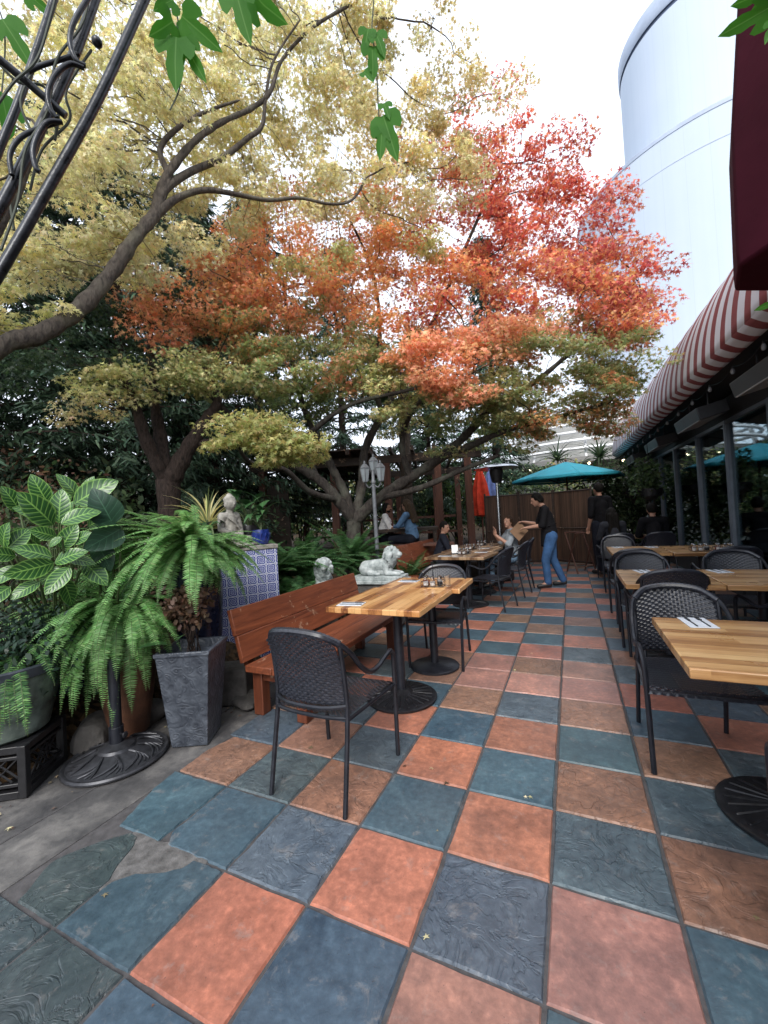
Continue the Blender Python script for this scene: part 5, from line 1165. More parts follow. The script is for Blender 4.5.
b = MB(); b.box((0, 0, .14), (.26, .24, .28)); o = b.build('stone_block', MT['block_stone'], None, bev=.015, loc=(-2.40, .83, 0)); o.rotation_euler = (0, 0, .5); tag(o, 'dark square stone block between the planter and the bench', 'block')
# leaf litter
n = 240; x = R.uniform(-3.2, -2.1, n); y = R.uniform(-.9, 1.0, n); keep = (x < -2.35+.25*(y > .4)); x = x[keep]; y = y[keep]; n = len(x)
z = np.array([max(gh(a, c), 0)+.006 for a, c in zip(x, y)])
x2 = R.uniform(-2.0, 1.0, 70); y2 = R.uniform(-1., 8., 70); x = np.r_[x, x2]; y = np.r_[y, y2]; z = np.r_[z, np.full(70, .005)]; n = len(x)
o = leaf_mesh('leaf_litter', MAPLE, np.stack([x, y, z], 1), np.c_[R.normal(0, 1, (n, 2)), R.normal(0, .1, n)], R.normal(0, .25, (n, 3))+[0, 0, 1], R.uniform(.01, .032, n), pick(('brown', 'dry', 'gold'), n), MT['litter']); tag(o, kind='stuff')
# ---------------------------------------------------------------- arbour bars and vines overhead
def arbor():
    def ln(pts, D=1.35): return [at(x, y, D) for x, y in pts]
    t = thing('metal_arbor', 'black iron arbour bars and scrolls arching over the upper left corner', 'arbor', tuple(at(0, 275, 1.35)))
    o = np.array(t.location)
    def bar(name, pts, r, D=1.35, k=8):
        W_ = [q-o for q in ln(pts, D)]
        if name == 'hoop':
            e = W_[0]; W_ = [np.array([e[0]-.10, e[1]-.06, -o[2]]), np.array([e[0]-.09, e[1]-.05, (e[2]-o[2])/2])]+W_
        b = MB(); b.tube(smoothpath(W_, 8), r, 10); b.build(name, MT['arbor'], t)
    bar('hoop', [(-130, 480), (-50, 350), (0, 272), (50, 185), (100, 95), (148, -8), (215, -150)], .0125)
    bar('hoop', [(-150, 430), (-60, 310), (-8, 222), (30, 150), (72, 60), (98, -10), (140, -130)], .013, 1.42)
    bar('hoop', [(-140, 330), (-30, 205), (5, 135), (30, 70), (60, -20), (90, -120)], .010, 1.5)
    bar('top_rail', [(-150, -150), (100, -150), (350, -150), (600, -150), (900, -150)], .012, 1.42)
    bar('cross_bar', [(-60, 20), (0, 60), (66, 116)], .010, 1.38)
    def scroll(pts, D=1.36, r=.0065): bar('scroll', pts, r, D)
    scroll([(84, 68), (70, 64), (56, 74), (48, 92), (50, 108), (57, 118)]); scroll([(62, 122), (48, 122), (38, 135), (33, 152), (36, 168), (40, 172)]); scroll([(90, -5), (74, 22), (70, 42), (76, 60), (86, 66)])
    scroll([(60, 122), (40, 128), (20, 138), (10, 155), (12, 175)], 1.4, .006); scroll([(78, 54), (60, 60), (40, 66), (28, 72)], 1.4, .006)
    for k, pts in enumerate([[(-10, 120), (14, 84), (34, 60), (52, 20), (60, -30)], [(0, 250), (20, 200), (24, 150), (50, 110), (58, 60), (82, 20), (96, -40)], [(-5, 60), (20, 82), (44, 86), (60, 110), (54, 140)], [(30, 190), (44, 150), (70, 120), (66, 90), (90, 50)], [(12, 230), (8, 180), (30, 140), (20, 100), (38, 60)]]):
        b = MB(); b.tube(smoothpath([at(x+R.uniform(-3, 3), y, 1.36+.03*k)-o for x, y in pts], 6), .0035, 6); b.build('twining_stem', MT['vine'], t)
    b = MB(); b.ball(at(97, 42, 1.34)-o, .014, 10); b.build('finial', MT['arbor'], t)
arbor()
def lobed(B, C, p, tip, nrm, L):
    """three-lobed vine leaf as a dished fan"""
    tip = unit(np.array(tip, float)); x = unit(np.cross(tip, nrm)); z = np.cross(x, tip); out = [(0, -.02)]
    ring = [(.06, -.08), (.18, -.16), (.33, -.06), (.40, .16), (.38, .40), (.30, .50), (.16, .36), (.15, .48), (.18, .66), (.13, .90), (.0, 1.12)]
    pts = ring+[(-a, c) for a, c in ring[-2::-1]]; n = len(pts); vs = [np.array(p)]; C.append((.5, .02, 0, 1))
    for s in (.5, 1.0):
        for a, c in pts: vs.append(np.array(p)+L*s*(a*x+c*tip)+z*L*(.14*abs(a)*s-.22*(c*s)**2)); C.append((.5+a*s*.9, min(max(c*s*.9, 0), 1), 0, 1))
    f = [(0, 1+i, 1+(i+1) % n) for i in range(n)]+[(1+i, 1+n+i, 1+n+(i+1) % n, 1+(i+1) % n) for i in range(n)]
    B.add(vs, f)
def vine(lab, stem, leaves, D):
    o = np.array(at(*stem[0], D)); t = thing('hanging_vine', lab, 'vine', tuple(o), 0, 'vines hanging from overhead')
    b = MB(); b.tube(smoothpath([at(x, y, D)-o for x, y in stem], 6), .0022, 5); b.build('stem', MT['vine'], t)
    for (x, y, dx, dy, L) in leaves:
        p = at(x, y, D-.02); q = at(x+dx, y+dy, D-.06); tip = unit(q-p); nr = unit(CAM-p+R.normal(0, .35, 3)); B = MB(); C = []
        lobed(B, C, p-o, tip, nr, L); l = B.build('leaf', MT['vine_leaf'], t, angle=180); lvattr(l, C)
vine('vine with broad green leaves hanging beside the iron arbour', [(168, -150), (165, -60), (170, -10), (178, 20), (176, 40), (172, 60), (180, 85), (170, 110)], [(172, 22, -16, 12, .10), (176, 40, -4, 40, .14), (184, 18, 28, 24, .12), (172, 0, -18, 8, .08), (185, 45, 22, 40, .10)], 1.3)
vine('vine leaves entering from the top edge right of the arbour', [(230, -150), (228, -80), (236, -30), (240, -8)], [(236, -8, 10, 40, .14), (248, -12, 26, 34, .15)], 1.25)
vine('dangling vine with two pairs of leaves against the pale sky', [(368, -150), (372, -80), (374, -10), (372, 30), (376, 60), (378, 100), (380, 135)], [(368, 30, -6, 28, .075), (376, 34, 14, 26, .08), (372, 48, 4, 38, .10), (364, 72, 14, 8, .05), (384, 104, 8, 14, .06), (384, 118, 14, 44, .13), (382, 130, -2, 34, .09)], 1.3)
vine('vine leaves at the far upper left edge behind the arbour bars', [(-60, -150), (-40, -60), (-5, 0), (5, 40), (0, 110)], [(4, 22, 20, 30, .13), (2, 95, 14, 46, .13), (28, -6, 20, 18, .08)], 1.7)
vine('vine leaf tips at the top right corner by the maroon canopy', [(820, -150), (800, -60), (775, -5), (770, 8)], [(772, 6, -34, 20, .10), (768, -10, -20, 10, .08), (776, 22, -8, 14, .06)], 1.5)
vine('single vine leaf at the right edge below the maroon canopy', [(830, -60), (840, 120), (810, 260), (785, 300), (776, 306)], [(778, 300, -20, 10, .06)], 1.9)
# hanging baskets under the awning
for (x, D, z, l) in [(650, 9.5, 2.1, 'bushy hanging basket under the awning, left of the first mullion'), (632, 12., 2.2, 'bushy hanging basket at the far end of the awning')]:
    p = at(x, 490, D); t = shrub('hanging_basket', (p[0], p[1], z-.75), (.34, .34, .46), 900, 'shrub', .08, l, 'hanging plant', clumps=14)
    b = MB(); b.tube([(0, 0, .8), (0, 0, 2.87-(z-.75))], .006, 5); b.build('chain', MT['black_plastic'], t)
    b = MB(); b.lathe([(.10, .0), (.2, .08), (.22, .22), (.2, .22), (.01, .2)], (0, 0, .1), 20); b.build('basket', MT['black_plastic'], t)
# ================================================================= STATUES
def buddha():
    p = tt(.0, -.03); t = thing('buddha_statue', 'grey stone seated Buddha statue with topknot on the blue tiled table', 'statue', tuple(p), rad(-96)); t.scale = (.92,)*3
    b = MB()
    for s in (-1, 1):
        b.caps((s*.07, -.02, .065), .068, (s*.20, .09, .05), .05); b.caps((s*.20, .09, .048), .048, (-s*.02, .17+.02*s, .045), .036); b.caps((-s*.02, .17+.02*s, .06), .03, (-s*.11, .15, .062), .022)
        b.caps((s*.095, -.03, .33), .042, (s*.125, -.01, .19), .034); b.caps((s*.125, -.01, .19), .032, (s*.04, .11, .125), .024); b.caps((s*.04, .11, .125), .027, (-s*.03, .125, .115), .02)
        b.ball((s*.062, -.005, .452), (.012, .018, .036), 10); b.caps((s*.02, .055, .482), .007, (s*.045, .045, .480), .006, 8)
        b.ball((s*.024, .057, .468), (.013, .008, .006), 10)
    b.ball((0, -.02, .08), (.145, .11, .08), 16); b.caps((0, -.02, .1), .088, (0, -.03, .29), .08); b.caps((-.085, -.03, .32), .05, (.085, -.03, .32), .05); b.caps((0, -.02, .33), .04, (0, -.01, .41), .036)
    b.ball((0, .0, .468), (.064, .070, .082), 18); b.ball((0, .01, .437), (.050, .054, .048), 14); b.ball((0, -.01, .548), (.034, .036, .030), 12); b.ball((0, -.010, .505), (.066, .068, .052), 14)
    b.caps((0, .062, .475), .007, (0, .072, .452), .010, 8); b.ball((0, .06, .430), (.018, .010, .006), 10)
    for i in range(5):  # robe folds over the left shoulder
        b.tube(smoothpath([(.10-.02*i, .045-.005*i, .33-.012*i), (.02-.02*i, .075, .26-.022*i), (-.09, .055, .20-.022*i)], 5), .007, 6)
    fuse(b, 'figure', MT['stone'], t, .0075, 3)
    b = MB(); b.lathe([(.24, 0), (.25, .008), (.25, .02), (.235, .028)], (0, .04, 0), 40); o = b.build('plinth', MT['stone'], t)
buddha()
def make_lion(p, rz, lab):
    t = thing('lion_statue', lab, 'statue', tuple(p), rz, 'weathered marble lions by the bench'); t.scale = (.86,)*3
    b = MB()
    b.caps((-.22, 0, .13), .095, (.06, 0, .15), .10); b.caps((.04, 0, .15), .10, (.15, 0, .19), .09); b.caps((-.24, 0, .07), .075, (.14, 0, .07), .075)
    for s in (-1, 1):
        b.ball((-.20, s*.07, .10), (.11, .06, .095), 14); b.caps((-.13, s*.10, .04), .042, (-.02, s*.11, .03), .03); b.ball((.01, s*.11, .028), (.04, .03, .026), 10)
        b.caps((.12, s*.07, .14), .055, (.14, s*.085, .05), .04); b.caps((.14, s*.085, .042), .038, (.29, s*.075, .03), .03); b.ball((.315, s*.075, .028), (.042, .036, .026), 12)
        for k in (-1, 0, 1): b.ball((.345, s*.075+k*.018, .022), (.016, .010, .016), 8)
        b.ball((.235, s*.075, .40), (.022, .014, .026), 10); b.ball((.302, s*.034, .352), (.012, .012, .011), 8); b.caps((.28, s*.04, .372), .014, (.315, s*.018, .368), .010, 8)
        b.ball((.335, s*.02, .300), (.028, .022, .022), 10)
    b.ball((.235, 0, .335), (.085, .075, .085), 16); b.caps((.27, 0, .325), .05, (.335, 0, .308), .038); b.caps((.30, 0, .345), .022, (.352, 0, .322), .016, 8); b.caps((.29, 0, .275), .03, (.325, 0, .272), .022)
    for i in range(120):  # curls of the mane
        d = unit(R.normal(size=3)); 
        if d[0] > .35: continue
        q = np.array([.20, 0, .29])+d*np.array([.115, .12, .135]); b.caps(q, .026, q+np.array([-.012, 0, -.03])+d*.008, .017, 7)
    b.ball((.18, 0, .27), (.115, .105, .13), 16)
    b.tube(smoothpath([(-.30, .02, .10), (-.35, .09, .05), (-.27, .15, .03), (-.17, .16, .03)], 5), [.018]*15+[.026], 8)
    fuse(b, 'figure', MT['marble'], t, .0085, 2)
    b = MB(); b.box((0, 0, -.03), (.80, .34, .06)); b.box((0, 0, -.085), (.86, .40, .055)); b.build('plinth', MT['marble'], t, bev=.01)
    b = MB(); b.box((0, 0, -.113-(p[2]-.06)/2), (.70, .32, p[2]-.06)); b.build('pedestal', MT['block_stone'], t, bev=.01)
    return t
q = at(380, 575, 5.3); make_lion((q[0], q[1], q[2]), rad(5), 'weathered marble lion lying in profile on a plinth behind the bench end')
q = at(324, 588, 5.0); make_lion((q[0]-.05, q[1]+.08, q[2]), rad(-55), 'weathered marble lion whose curly head faces the camera over the bench back')

# ================================================================= LAMP POST, HEATER, PARASOLS, SCREEN
def lamp_post():
    p = at(376, 530, 6.3); g = gh(p[0], p[1])-.03; t = thing('lamp_post', 'grey cast lamp post with three frosted lanterns before the maple trunk', 'lamp post', (p[0], p[1], g)); t.scale = (.86,)*3; H = (2.24-g)/.86
    b = MB(); b.lathe([(.12, 0), (.12, .05), (.075, .09), (.06, .3), (.045, .34), (.038, .5), (.034, H-.35), (.045, H-.34), (.045, H-.30), (.03, H-.28), (.026, H-.1)], (0, 0, 0), 16); b.build('post', MT['lamp_grey'], t)
    d = np.array([CR[0], CR[1], 0]); f = np.array([-CR[1], CR[0], 0])
    for i, o in enumerate((d*-.14+f*-.06, f*.10+d*.02, d*.14-f*.04)):
        z = H-.30 if i != 1 else H-.16
        a = MB(); a.tube(smoothpath([(0, 0, H-.36), tuple(o*.6+[0, 0, H-.42]), tuple(o+[0, 0, z-.03])], 5), .012, 6); a.build('arm', MT['lamp_grey'], t)
        l = MB(); c = tuple(o+[0, 0, z])
        l.lathe([(.02, -.03), (.05, -.02), (.052, 0)], c, 6); l.lathe([(.095, .22), (.098, .235), (.04, .30), (.018, .31), (.022, .33), (.004, .37)], c, 6)
        for k in range(6): an = 2*PI*k/6; l.tube([(c[0]+.052*math.cos(an), c[1]+.052*math.sin(an), c[2]), (c[0]+.092*math.cos(an), c[1]+.092*math.sin(an), c[2]+.22)], .007, 5)
        L = l.build('lantern', MT['lamp_grey'], t, smooth=False)
        g_ = MB(); g_.lathe([(.047, .002), (.087, .219)], c, 6); g_.build('pane', MT['frosted'], L, smooth=False)
lamp_post()
def heater_pole():
    p = at(498, 500, 8.6); t = thing('patio_heater', 'tall patio heater with wide metal hood on a steel pole by the far table', 'heater', (p[0], p[1], 0))
    b = MB(); b.lathe([(.22, 0), (.23, .03), (.22, .55), (.18, .72), (.05, .74)], (0, 0, 0), 28); b.build('tank_cover', MT['heater_box'], t)
    b = MB(); b.tube([(0, 0, .7), (0, 0, 2.0)], .032, 12); b.build('pole', MT['steel'], t)
    b = MB(); b.lathe([(.06, 1.98), (.10, 2.0), (.14, 2.2), (.13, 2.26), (.05, 2.27)], (0, 0, 0), 24); b.build('burner', MT['heater_box'], t)
    b = MB(); b.lathe([(.44, 2.27), (.445, 2.275), (.40, 2.31), (.22, 2.345), (.05, 2.375), (.002, 2.385)], (0, 0, 0), 40); b.build('hood', MT['steel'], t)
heater_pole()
def parasol():
    p = at(568, 500, 12.4); t = thing('teal_parasol', 'open teal market umbrella above the bamboo screen', 'umbrella', (p[0], p[1], 0)); n = 8; top = 2.66; r = 1.46; ed = 2.22; off = .2
    b = MB()
    for i in range(n):
        a0, a1 = 2*PI*i/n+off, 2*PI*(i+1)/n+off
        def f(u, v, a0=a0, a1=a1):
            R_ = r*(1-v)+.03*v; p0 = Vector((R_*math.cos(a0), R_*math.sin(a0), 0)); p1 = Vector((R_*math.cos(a1), R_*math.sin(a1), 0)); q = p0.lerp(p1, u)
            q.z = ed+(top-ed)*(v+.10*v*(1-v))-.045*math.sin(PI*u)*(1-v)*(.3+v); return q
        b.grid(f, 8, 10)
    b.build('canopy', MT['teal'], t, angle=20, solid=.004)
    b = MB(); 
    for i in range(n):
        a0, a1 = 2*PI*i/n+off, 2*PI*(i+1)/n+off; q0 = (r*math.cos(a0), r*math.sin(a0)); q1 = (r*math.cos(a1), r*math.sin(a1))
        b.grid(lambda u, v: (q0[0]+(q1[0]-q0[0])*u, q0[1]+(q1[1]-q0[1])*u, ed-.002-.07*v-.02*math.sin(PI*u)*(1-v)), 6, 2)
    b.build('valance', MT['teal'], t, angle=20, solid=.004)
    for i in range(n):
        a = 2*PI*i/n+off; b = MB(); b.tube([(.03*math.cos(a), .03*math.sin(a), top-.02), ((r-.02)*math.cos(a), (r-.02)*math.sin(a), ed-.012)], .01, 5); b.tube([(.04*math.cos(a), .04*math.sin(a), 2.0), (r*.5*math.cos(a), r*.5*math.sin(a), 2.32)], .008, 5); b.build('rib', MT['darkwood'], t)
    b = MB(); b.tube([(0, 0, 0), (0, 0, top+.02)], .024, 12); b.ball((0, 0, top+.05), .035, 10); b.build('pole', MT['redwood'], t)
    b = MB(); b.lathe([(.28, 0), (.28, .05), (.05, .08), (.04, .3)], (0, 0, 0), 24); b.build('base', MT['cast'], t)
parasol()
def closed(x, D, mat, lab, h):
    p = at(x, 480, D); t = thing('folded_parasol', lab, 'umbrella', (p[0], p[1], 0)); b = MB()
    def w(a, j): return 1+.28*math.sin(a*6)
    b.lathe([(.03, h-1.35), (.17, h-1.3), (.20, h-.9), (.15, h-.45), (.06, h-.06), (.005, h)], (0, 0, 0), 48, wob=w); b.build('folded_canopy', MT[mat], t); b = MB(); b.tube([(0, 0, 0), (0, 0, h+.06)], .022, 10); b.build('pole', MT['redwood'], t)
closed(480, 11.6, 'red_cloth', 'folded red parasol behind the left end of the bamboo screen', 2.62); closed(490, 12.4, 'blue_cloth', 'folded pale blue parasol beside the red one', 2.62)
def screen():
    a = at(484, 500, 10.5)[:2]; c = at(553, 500, 10.9)[:2]; e = at(592, 500, 10.3)[:2]; t = thing('bamboo_screen', 'brown split-bamboo folding screen below the teal umbrella', 'screen', (a[0], a[1], 0))
    def panel(p, q, h):
        L = np.hypot(*(q-p)); an = math.atan2(q[1]-p[1], q[0]-p[0]); m = (p+q)/2-a
        b = MB(); b.box((0, 0, h/2+.04), (L-.06, .022, h-.08)); o = b.build('panel', MT['bamboo'], t, loc=(m[0], m[1], 0)); o.rotation_euler = (0, 0, an)
        b = MB()
        for s in (-1, 1): b.tube([(s*(L/2-.02), 0, 0), (s*(L/2-.02), 0, h+.05)], .024, 8)
        for z in (.12, h*.5, h-.02): b.tube([(-L/2+.04, -.012, z), (L/2-.04, -.012, z)], .016, 6)
        f = b.build('frame', MT['darkwood'], o)
    m1 = a+(c-a)*.5; panel(a, m1, 1.80); panel(m1, c, 1.80); panel(c, e, 1.80)
screen()
def folding_stand():
    p = at(577, 500, 9.6); t = thing('folding_stand', 'folded brown wooden tray stand leaning by the right end of the screen', 'stand', (p[0], p[1], 0), .5)
    for s in (-1, 1):
        b = MB()
        for x in (-.2, .2): b.tube([(x, -s*.22, 0), (x, s*.22, .85)], .016, 6)
        b.tube([(-.2, s*.22, .85), (.2, s*.22, .85)], .016, 6); b.tube([(-.2, -s*.15, .14), (.2, -s*.15, .14)], .012, 6); b.build('frame', MT['redwood'], t)
folding_stand()

# ================================================================= TERRACE UNDER THE PERGOLA
def terrace():
    a = at(262, 500, 9.6); c = at(470, 500, 8.9); d = (c-a)[:2]; L = np.hypot(*d); an = math.atan2(d[1], d[0])
    b = MB(); b.box((L/2-.5, 1.6, .2), (L+2.0, 4.6, .4)); o = b.build('deck', MT['darkwood'], None, loc=(a[0], a[1], .0)); o.rotation_euler = (0, 0, an); tag(o, kind='structure')
    t = thing('pergola', 'dark timber pergola with reddish posts sheltering the terrace diners', 'pergola', (a[0], a[1], .4), an)
    for x in (0, L*.36, L*.62, L*.86, L):
        for y in (.1, 3.3):
            b = MB(); b.box((x, y, 1.1), (.15, .15, 2.2)); b.build('post', MT['redwood'], t, bev=.008)
    for y in (.1, 3.3): b = MB(); b.box((L/2, y, 2.29), (L+.6, .10, .18)); b.build('beam', MT['darkwood'], t, bev=.006)
    for i in range(12): b = MB(); b.box((-.2+(L+.4)*i/11, 1.7, 2.43), (.07, 4.2, .10)); b.build('rafter', MT['darkwood'], t, bev=.004)
    b = MB(); b.box((L*.28, 1.7, 2.50), (L*.56, 4.0, .03)); b.build('roof', MT['darkwood'], t)
    b = MB(); b.box((.28, .12, 1.0), (.62, .05, 2.0)); b.build('side_panel', MT['darkwood'], t)
    for z in (.5, .95): b = MB(); b.box((L/2, 3.3, z), (L-.2, .05, .07)); b.build('rail', MT['redwood'], t)
    return a, an
TA, TAN = terrace()
def simple_table(x, D, lab, z0, w, d, h, rz):
    p = at(x, 500, D); t = thing('terrace_table', lab, 'table', (p[0], p[1], z0), rz); b = MB(); b.box((0, 0, h-.03), (w, d, .06)); b.build('tabletop', MT['darkwood'], t, bev=.006)
    for sx in (-1, 1):
        for sy in (-1, 1): b = MB(); b.box((sx*(w/2-.08), sy*(d/2-.08), h/2-.03), (.08, .08, h-.06)); b.build('leg', MT['darkwood'], t, bev=.004)
simple_table(402, 8.9, 'dark timber table between the two terrace diners', .4, 1.5, .8, .75, TAN)
def terrace_bench():
    p = at(413, 500, 8.05); t = thing('terrace_bench', 'plain reddish timber bench the long-haired diner sits on', 'bench', (p[0], p[1], .4), TAN); b = MB(); b.box((0, 0, .43), (1.5, .38, .05)); b.build('seat', MT['redwood'], t, bev=.005)
    for x in (-.6, .6): b = MB(); b.box((x, 0, .2), (.08, .32, .40)); b.build('leg', MT['redwood'], t, bev=.004)
terrace_bench()
def rack(p, lab):
    o_ = MB(); o_.box((0, 0, .07), (.22, .10, .14)); o_.box((.0, 0, .155), (.18, .08, .03)); o = o_.build('napkin_box', MT['card'], None, bev=.006, loc=p); tag(o, lab, 'box')
p = at(404, 500, 8.75); rack((p[0], p[1], 1.152), 'white napkin box on the terrace table')

# ================================================================= PEOPLE
def person(lab, loc, rz, J, top, legs, hair, skin='skin', sleeve='long', style='short', shoe='shoe', sc=1., female=False, beard=False, apron=None, voxel=.0095):
    t = thing('person', lab, 'person', tuple(loc), rz); t.scale = (sc,)*3
    V = lambda k: np.array(J[k], float)
    b = MB(); pel, chest, neck, head = V('pelvis'), V('chest'), V('neck'), V('head')
    fw = np.array(J.get('face', (0, 1, 0)), float); fw = unit(fw); up = np.array(J.get('up', (0, 0, 1)), float); up = unit(up-fw*up.dot(fw)); rt = np.cross(fw, up)
    Rm = Matrix((rt, fw, up)).transposed()
    def H(x, y, z): return tuple(head+rt*x+fw*y+up*z)
    sw = .165 if female else .185
    b.caps(pel, .115, chest, .108); b.caps(V('shL'), .055, V('shR'), .055); b.caps(chest, .10, neck, .05); b.caps(neck, .048, head+up*-.05, .045); b.caps(V('hipL'), .085, V('hipR'), .085)
    b.ball(head, (.073, .092, .108), 16, 0, Rm); b.ball(H(0, .028, -.05), (.054, .062, .062), 14, 0, Rm); b.caps(H(0, .088, .012), .010, H(0, .107, -.022), .014, 8); b.caps(H(-.03, .078, .03), .012, H(.03, .078, .03), .012, 8); b.caps(H(-.016, .087, -.056), .009, H(.016, .087, -.056), .009, 8); b.ball(H(0, .07, -.092), (.024, .02, .018), 10, 0, Rm)
    for s in (-1, 1): b.ball(H(s*.074, -.005, -.012), (.010, .022, .032), 8, 0, Rm)
    for s in 'LR':
        b.caps(V('sh'+s), .052, V('el'+s), .040); b.caps(V('el'+s), .039, V('wr'+s), .027)
        w = V('wr'+s); fd = unit(w-V('el'+s)) if 'hd'+s not in J else unit(V('hd'+s)); pn = np.array(J.get('pn'+s, (0, 0, 1)), float); sd = unit(np.cross(fd, pn)); pn = np.cross(sd, fd)
        pm = w+fd*.05; b.caps(w, .024, pm+sd*.016, .02, 8); b.caps(w, .022, pm-sd*.016, .02, 8)
        for k, (o, l) in enumerate(((-.030, .062), (-.010, .074), (.011, .070), (.030, .054))):
            a0 = pm+sd*o+fd*.018; a1 = a0+fd*l*.5-pn*.006+sd*o*.12; a2 = a1+fd*l*.42-pn*l*.28; b.caps(a0, .0098, a1, .0092, 7); b.caps(a1, .0092, a2, .0082, 7)
        th = w+fd*.025-sd*.03*(1 if s == 'L' else -1); b.caps(w+fd*.015, .014, th, .0115, 7); b.caps(th, .0115, th+fd*.036-sd*.012*(1 if s == 'L' else -1), .0095, 7)
        b.caps(V('hip'+s), .088, V('kn'+s), .058); b.caps(V('kn'+s), .058, V('an'+s), .038); b.caps(V('an'+s), .036, V('to'+s), .028)
    fuse(b, 'body', MT[skin], t, voxel, 2)
    c = MB(); c.caps(pel+unit(chest-pel)*.02, .135 if not female else .128, chest, .128 if not female else .118); c.caps(V('shL'), .068, V('shR'), .068); c.caps(chest, .115, neck-unit(neck-chest)*.025, .064)
    for s in 'LR':
        c.caps(V('sh'+s), .068, V('el'+s), .055)
        if sleeve == 'long': c.caps(V('el'+s), .053, V('wr'+s)-unit(V('wr'+s)-V('el'+s))*.015, .037)
        else: e = V('el'+s); c.caps(e, .054, e+(V('wr'+s)-e)*.12, .05)
    if 'drape' in J: c.caps(V('drape'), .105, pel, .13)
    for k in range(7):
        a = k*1.1; q = pel+(chest-pel)*(.1+.12*k); dd = np.array([math.cos(a), math.sin(a), 0]); c.caps(q+dd*.115, .014, q+dd*.09+np.array([-dd[1], dd[0], .25])*.12, .010, 6)
    fuse(c, 'top', MT[top], t, .012, 3)
    c = MB(); c.caps(V('hipL'), .108, V('hipR'), .108); c.caps(pel, .118, pel+unit(chest-pel)*.05, .115)
    for s in 'LR': c.caps(V('hip'+s), .108, V('kn'+s), .073); c.caps(V('kn'+s), .073, V('an'+s)+[0, 0, .02], .062 if J.get('flare') else .052)
    fuse(c, 'trousers', MT[legs], t, .012, 3)
    for s in 'LR':
        c = MB(); a, o = V('an'+s), V('to'+s); c.caps(a+[0, 0, -.03], .042, o, .038); c.caps(a+unit(o-a)*-.03+[0, 0, -.04], .04, o+[0, 0, -.005], .036); fuse(c, 'shoe', MT[shoe], t, .01, 2)
    c = MB(); c.ball(H(0, -.018, .022), (.086, .098, .105), 16, 0, Rm)
    if style in ('long', 'bun', 'tied'):
        c.ball(H(0, -.06, -.02), (.078, .06, .085), 14, 0, Rm)
        for s in (-1, 1): c.caps(H(s*.07, .01, .05), .022, H(s*.078, -.03, -.06), .02)
    if style == 'long':
        for s in (-.05, 0, .05): c.caps(H(s, -.085, -.02), .048, tuple(np.array(H(s*1.3, -.10, -.36))), .042)
        for s in (-1, 1): c.caps(H(s*.075, -.02, .0), .03, H(s*.08, -.03, -.28), .026)
    if style == 'bun': c.ball(H(0, -.115, .03), (.042, .042, .042), 12, 0, Rm)
    if style == 'mid':
        for s in (-1, 1): c.caps(H(s*.075, -.02, .0), .03, H(s*.08, -.02, -.12), .03)
        c.ball(H(0, -.06, -.05), (.085, .055, .11), 14, 0, Rm)
    # keep the face clear of hair
    h = fuse(c, 'hair', MT[hair], t, .0095, 2)
    me = h.data; bm = bmesh.new(); bm.from_mesh(me)
    hv = Vector(head); F_, U_ = Vector(fw), Vector(up)
    lim = .045 if style != 'short' else .04
    kill = [v for v in bm.verts if (v.co-hv).dot(F_) > lim-.55*max(0, (v.co-hv).dot(U_)-.03)*0 and (v.co-hv).dot(U_) < .052 and (v.co-hv).dot(U_) > -.14]
    bmesh.ops.delete(bm, geom=kill, context='VERTS'); bm.to_mesh(me); bm.free()
    for s in (-1, 1): c = MB(); c.ball(H(s*.030, .083, .012), (.011, .007, .007), 10, 0, Rm); c.build('eye', MT['eye'], t)
    c = MB(); c.ball(H(0, .095, -.056), (.020, .006, .007), 10, 0, Rm); c.build('mouth', MT['lips'], t)
    if beard:
        c = MB(); c.ball(H(0, .035, -.085), (.058, .062, .05), 14, 0, Rm); c.caps(H(-.028, .09, -.042), .012, H(.028, .09, -.042), .012, 8); fuse(c, 'beard', MT[hair], t, .009, 2)
    if apron:
        c = MB(); p_ = np.array(J['pelvis'], float); c.grid(lambda u, v: tuple(p_+np.array([.145*math.cos(PI*u)*(1+.12*v), .152*math.sin(PI*u)*(1+.1*v), .07-.30*v])), 20, 8); c.build('apron', MT[apron], t, solid=.006)
    return t
def stand(lean=0., turn=0.):
    y = lambda z: lean*max(z-.9, 0)
    J = dict(pelvis=(0, 0, .96), chest=(0, y(1.28), 1.27), neck=(0, y(1.45)-.01, 1.44), head=(0, y(1.6)+.02, 1.58), hipL=(-.09, 0, .90), hipR=(.09, 0, .90), knL=(-.10, .03, .49), knR=(.10, .03, .49), anL=(-.10, -.02, .09), anR=(.10, -.02, .09), toL=(-.12, .13, .04), toR=(.12, .13, .04),
             shL=(-.165, y(1.38), 1.385), shR=(.165, y(1.38), 1.385), elL=(-.22, y(1.1)-.02, 1.10), elR=(.22, y(1.1)-.02, 1.10), wrL=(-.21, .08, .88), wrR=(.21, .08, .88)); return J
def sit(h=.46, lean=-.05):
    z = h+.09
    return dict(pelvis=(0, 0, z+.03), chest=(0, lean+.02, z+.36), neck=(0, lean+.02, z+.535), head=(0, lean+.06, z+.675), hipL=(-.09, .02, z), hipR=(.09, .02, z), knL=(-.12, .43, z+.0), knR=(.12, .43, z+.0), anL=(-.12, .42, z-.44), anR=(.12, .42, z-.44), toL=(-.13, .57, z-.50), toR=(.13, .57, z-.50),
        shL=(-.165, lean+.01, z+.475), shR=(.165, lean+.01, z+.475), elL=(-.22, lean+.12, z+.22), elR=(.22, lean+.12, z+.22), wrL=(-.14, .33, z+.2), wrR=(.14, .33, z+.2))
